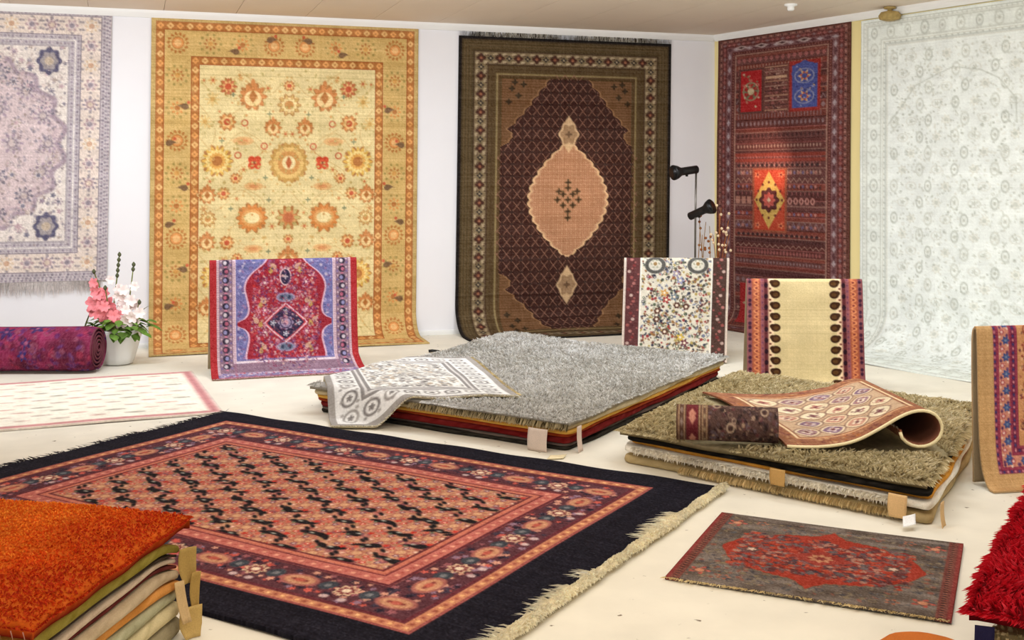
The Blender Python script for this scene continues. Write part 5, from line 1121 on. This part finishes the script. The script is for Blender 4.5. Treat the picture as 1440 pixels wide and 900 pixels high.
# ------------------------------------------------------------------ flowers in a vase
M['porcelain'] = mat_plain('white_porcelain', srgb(240, 240, 238), .25, .02, 6, spec=.5)
M['green'] = mat_plain('leaf_green', srgb(96, 130, 48), .6, .35, 14)
M['stem'] = mat_plain('stem_green', srgb(120, 128, 66), .6, .2, 20)
M['pinkpetal'] = mat_plain('pink_petal', srgb(240, 140, 146), .6, .14, 30)
M['whitepetal'] = mat_plain('white_petal', srgb(248, 232, 226), .6, .06, 30)
M['bud'] = mat_plain('dark_bud', srgb(84, 88, 60), .7, .2, 30)
M['brown'] = mat_plain('brown_stalk', srgb(104, 86, 52), .8, .2, 30)
vp = on_plane(166, 512); vz = vp.copy(); s9 = vp[1]/F            # metres per pixel there
vh = 50*s9
V, Q, ng = lathe([(.0, .0), (.085, 0), (.115, .012), (.13, .06), (.155, .15), (.180, vh*.86), (.195, vh), (.185, vh), (.170, vh*.86), (.145, .15), (.12, .04), (.0, .03)], 40, vp, wob=lambda a: .03*math.sin(a*9))
vase = mesh_obj('vase', V, quads=Q, mat=M['porcelain']); tag(vase, 'white fluted vase holding pink and white flowers against the wall', 'vase')
def petal_flower(c, r, nrm, m, parent, seed, n=6):
    r_ = rng(seed); nrm = unit(nrm); a = unit(np.cross(nrm, (0.2, .1, 1))); b = np.cross(nrm, a); V = []; Q = []; T = []
    for k_ in range(n):
        t = 2*math.pi*k_/n+r_.rand()*.3; o_ = len(V); d_ = a*math.cos(t)+b*math.sin(t); s_ = -a*math.sin(t)+b*math.cos(t)
        for f_, w_, h_ in ((0, .08, 0), (.45, .34, .30), (.8, .30, .42), (1.05, .05, .30)):
            for e_ in (-1, 0, 1): V.append(c+d_*f_*r+s_*e_*w_*r+nrm*(h_*r*.8+.08*r*abs(e_)))
        for i in range(3):
            for j in range(2): Q.append([o_+i*3+j, o_+i*3+j+1, o_+(i+1)*3+j+1, o_+(i+1)*3+j])
    return mesh_obj('blossom', np.array(V), quads=np.array(Q), mat=m, parent=parent)
def px3(px, py, dy=0.0): p = ray(px, py); t = vp[1]+dy; return np.array([p[0]*t, t, HC+p[2]*t])
def spike(label, pts, m, rad, n, seed, tipbuds=3, dy=0.0):
    """gladiolus: stem with blossoms up one side and buds at the tip; pts pixel path, base first"""
    r_ = rng(seed); pts = np.array([px3(*p, dy*i_/(len(pts)-1)) for i_, p in enumerate(pts)]); t = np.linspace(0, len(pts)-1, 16); i = np.minimum(t.astype(int), len(pts)-2); f_ = (t-i)[:, None]; path = pts[i]*(1-f_)+pts[i+1]*f_
    root = empty('gladiolus', path[0]); tag(root, label, 'flower', 'gladioli in the white vase')
    V, Q, ng = tube(path, np.linspace(.008, .004, 16), 6); st = mesh_obj('stem', V, quads=Q, ngons=ng, mat=M['stem'], parent=root)
    ch = [st]
    for k_ in range(n):
        j = 4+int(k_*(10-4)/max(1, n-1)); c = path[j]+np.array([r_.uniform(-.075, .075), -.02-r_.rand()*.05, r_.uniform(-.03, .03)])
        ch.append(petal_flower(c, rad*(1.1-.5*k_/n), (r_.uniform(-.6, .6), -1, .2), m, root, seed*10+k_))
    for k_ in range(tipbuds):
        c = path[15-k_]; V, Q, ng = lathe([(.004, -.02), (.014, -.008), (.016, .004), (.004, .022)], 8, c); ch.append(mesh_obj('bud', V, quads=Q, ngons=ng, mat=M['bud'], parent=root))
    for c_ in ch: c_.location = -Vector(path[0])
    return root
spike('pink gladiolus leaning over the end of the purple roll', [(160, 470), (150, 430), (138, 398), (132, 382)], M['pinkpetal'], .068, 12, 3, 1, -0.10)
spike('short salmon pink gladiolus low in the middle of the vase', [(164, 470), (156, 445), (152, 430), (148, 405)], M['pinkpetal'], .060, 7, 4, 1, -0.22)
spike('white gladiolus with pink tinged petals beside the golden carpet', [(170, 470), (180, 435), (184, 405), (188, 372)], M['whitepetal'], .066, 13, 5, 2, 0.02)
spike('low white gladiolus nodding at the vase rim beside golden carpet', [(172, 470), (186, 452), (192, 438), (196, 425)], M['whitepetal'], .06, 6, 6, 1, -0.16)
spike('pale cream gladiolus in the middle with dark buds at its tip', [(166, 470), (160, 430), (164, 395), (168, 358)], M['whitepetal'], .05, 3, 7, 5, 0.14)
# greenery round the rim
root = empty('greenery', vp+np.array([0, 0, vh])); tag(root, 'leafy green collar around the rim of the white vase', 'leaves'); r = rng(15)
def leaf(c, d_, L_, w_, parent, m, droop=.3, name='leaf'):
    d_ = unit(d_); s_ = unit(np.cross(d_, (0, 0.1, 1))); V = []; n_l = 6
    for i in range(n_l+1):
        t = i/n_l; p = c+d_*L_*t-np.array([0, 0, 1])*droop*L_*t*t; ww = w_*math.sin(math.pi*min(.97, t*.92+.06)); nn_ = np.cross(s_, d_)
        V += [p-s_*ww, p+nn_*ww*.35, p+s_*ww]
    Q = [[i*3+j, i*3+j+1, (i+1)*3+j+1, (i+1)*3+j] for i in range(n_l) for j in range(2)]
    o_ = mesh_obj(name, np.array(V), quads=np.array(Q), mat=m, parent=parent); o_.location = -Vector(parent.location); return o_
for i in range(95):
    a_ = r.rand()*2*math.pi; rr0 = .12+.12*r.rand(); c = vp+np.array([rr0*math.cos(a_), rr0*math.sin(a_)*.8, vh+r.uniform(-.03, .09)])
    if math.cos(a_) < -.55 and math.sin(a_) < .2: continue
    leaf(c, (math.cos(a_)+.4*r.randn(), math.sin(a_)-.6+.4*r.randn(), .2+.4*r.randn()), r.uniform(.09, .14), r.uniform(.028, .042), root, M['green'], .4)
blade_m = M['stem']
root = empty('grass_blade', px3(158, 465)); tag(root, 'long arching green blade drooping from the vase toward the mauve carpet', 'leaf'); leaf(px3(150, 462), px3(122, 414)-px3(150, 462), .42, .012, root, blade_m, .95)
root = empty('grass_blade', px3(152, 466)); tag(root, 'short upright green blade above the purple roll end', 'leaf'); leaf(px3(116, 470, -.1), px3(128, 432, -.1)-px3(116, 470, -.1), .22, .011, root, blade_m, .1)
root = empty('grass_blade', px3(180, 466)); tag(root, 'green blade reaching from the vase across the golden carpet edge', 'leaf'); leaf(px3(186, 452), px3(212, 416)-px3(186, 452), .26, .010, root, blade_m, .3)

# ------------------------------------------------------------------ lamp stand with two spotlights
M['black'] = mat_plain('black_metal', srgb(26, 25, 26), .4, .1, 20, metal=.4, spec=.5)
M['steel'] = mat_plain('grey_steel', srgb(120, 116, 110), .35, .08, 20, metal=.8)
M['bulb'] = mat_plain('warm_bulb', srgb(255, 240, 214), .4, .01, 20)
LY = 10.15
def lp(px, py, dy=0): p = ray(px, py); t = LY+dy; return np.array([p[0]*t, t, HC+p[2]*t])
base = np.array([(977-720)/F*LY, LY, 0]); lamp = empty('lamp_stand', base); tag(lamp, 'thin lamp stand with two black spotlights behind the ivory floral rug', 'lamp')
def part(name, VQ, m, smooth=True, par=None):
    o_ = mesh_obj(name, VQ[0], quads=VQ[1], ngons=VQ[2], mat=m, parent=par or lamp, smooth=smooth)
    if par is None: o_.location = -Vector(base)
    return o_
part('pole', tube([base+np.array([0, 0, .28]), lp(978, 300), lp(979, 238)], .009, 8), M['steel'])
for a_ in (0.4, 2.5, 4.6): part('leg', tube([base+np.array([0, 0, .45]), base+np.array([.09*math.cos(a_), .09*math.sin(a_), .25]), base+np.array([.24*math.cos(a_), .24*math.sin(a_), .012])], .008, 7), M['steel'])
def spot(tail, mouth, label, energy, target, col, size):
    """spotlight can: narrow body flaring into a round shade"""
    a0, a1 = np.asarray(tail), np.asarray(mouth); d_ = a1-a0; L_ = np.linalg.norm(d_); d_ = d_/L_
    fr = [0, .02, .04, .66, .72, .84, .97, 1.0, 1.0, .92]; rd = [.012, .030, .036, .036, .040, .058, .068, .068, .058, .034]
    V, Q, ng = tube([a0+d_*L_*f_ for f_ in (0, .02, .04, .66, .72, .84, .97, 1.0, 1.001, .93)], rd, 20); h_ = part('spotlight_head', (V, Q, ng), M['black']); h_['label'] = label
    b_ = tube([a1-d_*.03, a1-d_*.012], [.045, .05], 16); part('bulb', b_, M['bulb'], par=h_)
    c_ = a0*.55+a1*.45; part('bracket', tube([c_-np.array([0, 0, .05]), c_], .012, 8), M['black'])
    ld = bpy.data.lights.new('spot_lamp', 'SPOT'); ld.energy = energy; ld.color = col; ld.spot_size = math.radians(size); ld.spot_blend = .9; ld.shadow_soft_size = .04
    lo = bpy.data.objects.new('spot_lamp', ld); COL.objects.link(lo); st = a1+d_*.02; lo.location = st
    v_ = Vector(np.asarray(target)-st); lo.rotation_euler = v_.to_track_quat('-Z', 'Y').to_euler()
s_m, z_m = BACK.hit(805, 270); s_t, z_t = RIGHT.hit(1076, 228)
spot(lp(981, 238), lp(947, 243, -.12), 'black spotlight head aimed at the brown medallion carpet', 30, BACK.at(s_m, z_m), (1.0, .82, .64), 60)
spot(lp(969, 305, .05), lp(1001, 290, -.1), 'black spotlight head aimed at the maroon panel carpet', 110, RIGHT.at(s_t, z_t), (1.0, .66, .48), 34)

# ------------------------------------------------------------------ dried branches beside the lamp
M['dry'] = mat_plain('dry_twig', srgb(150, 112, 62), .9, .25, 20); M['berry'] = mat_plain('pale_seed', srgb(224, 196, 160), .8, .15, 40)
M['russet'] = mat_plain('russet_leaf', srgb(150, 88, 44), .85, .3, 20)
def dry(label, b_px, tops, m, seed, seeds=True):
    r_ = rng(seed); b0_ = lp(b_px[0], b_px[1], -.25 if seeds else .1); b0_[2] = .012; root = empty('dried_branch', b0_); tag(root, label, 'dried plant', 'dried branches by the lamp stand')
    for (tx, ty) in tops:
        e_ = lp(tx, ty, -.3 if seeds else .12); t = np.linspace(0, 1, 9)[:, None]; path = b0_*(1-t)+e_*t+np.column_stack([.02*np.sin(t[:, 0]*5+r_.rand()*6), .02*np.sin(t[:, 0]*4), 0*t[:, 0]])
        path[0] = b0_+np.array([r_.uniform(-.02, .02), 0, 0]); V, Q, ng = tube(path, np.linspace(.006, .003, 9), 5); o_ = mesh_obj('twig', V, quads=Q, ngons=ng, mat=m, parent=root); o_.location = -Vector(b0_)
        for j in range(7 if seeds else 4):
            p_ = path[4+int(r_.rand()*4.9)]+r_.randn(3)*np.array([.025, .02, .03]); V, Q, ng = lathe([(.003, -.012), (.012, -.004), (.012, .006), (.003, .014)], 7, p_); s_ = mesh_obj('seed_head', V, quads=Q, ngons=ng, mat=M['berry'] if seeds else M['russet'], parent=o_)
dry('russet dried branch dotted with pale seeds against the maroon carpet', (1008, 450), [(1008, 300), (1016, 292), (1022, 310), (1013, 322), (1026, 330), (1004, 330)], M['russet'], 3)
dry('straw coloured dried stalks standing just behind the lamp pole', (990, 450), [(986, 305), (993, 312), (998, 318), (982, 322), (990, 330)], M['dry'], 4, False)

# ------------------------------------------------------------------ small fixtures overhead
def cpt(px, py): t = (CEIL-.012-HC)*F/(YH-py); return np.array([(px-720)/F*t, t, CEIL-.012])
c = cpt(1112, 6); V, Q, ng = lathe([(.055, 0), (.055, -.012), (.03, -.02), (.03, -.045), (.022, -.055), (.0, -.056)], 20, c); o = mesh_obj('ceiling_sensor', V, quads=Q[:, ::-1], mat=M['trim']); tag(o, 'tiny white sensor on the beige ceiling', 'sensor')
M['bronze'] = mat_plain('bronze_fitting', srgb(176, 150, 92), .6, .2, 30)
ss, _ = RIGHT.hit(1262, 22); c = RIGHT.at(ss, CEIL-.014, .10); fx = empty('ceiling_fitting', c); tag(fx, 'small bronze fitting on the cornice above the pale ivory carpet', 'fitting')
V, Q, ng = lathe([(.05, 0), (.05, -.014), (.02, -.02), (.02, -.035)], 18, c); o = mesh_obj('base', V, quads=Q, ngons=ng, mat=M['bronze'], parent=fx); o.location = -Vector(c)
V, Q, ng = lathe([(.03, -.035), (.075, -.045), (.095, -.075), (.085, -.105), (.04, -.118)], 20, c); o = mesh_obj('cover', V, quads=Q, ngons=ng, mat=M['bronze'], parent=fx); o.location = -Vector(c)
c = on_plane(611, 496); V, Q, ng = tube([c+np.array([-.05, 0, .014]), c+np.array([-.02, 0, .018]), c+np.array([.05, .02, .012])], [.012, .012, .006], 8); o = mesh_obj('dark_item', V, quads=Q, ngons=ng, mat=M['black']); tag(o, 'small black wedge on the floor between golden and brown carpets', 'item')  # small dark object on the floor, its nature not known

# ------------------------------------------------------------------ put each thing's origin at its base
for o in list(scene.objects):
    if o.parent is None and o.type == 'MESH' and o.location.length < 1e-6:
        n = len(o.data.vertices); co = np.empty(n*3, np.float32); o.data.vertices.foreach_get('co', co); co = co.reshape(-1, 3)
        b = np.array([(co[:, 0].min()+co[:, 0].max())/2, (co[:, 1].min()+co[:, 1].max())/2, co[:, 2].min()]); co -= b
        o.data.vertices.foreach_set('co', co.ravel()); o.data.update(); o.location = Vector(b.tolist())
        for c in o.children: c.location = c.location-Vector(b.tolist())
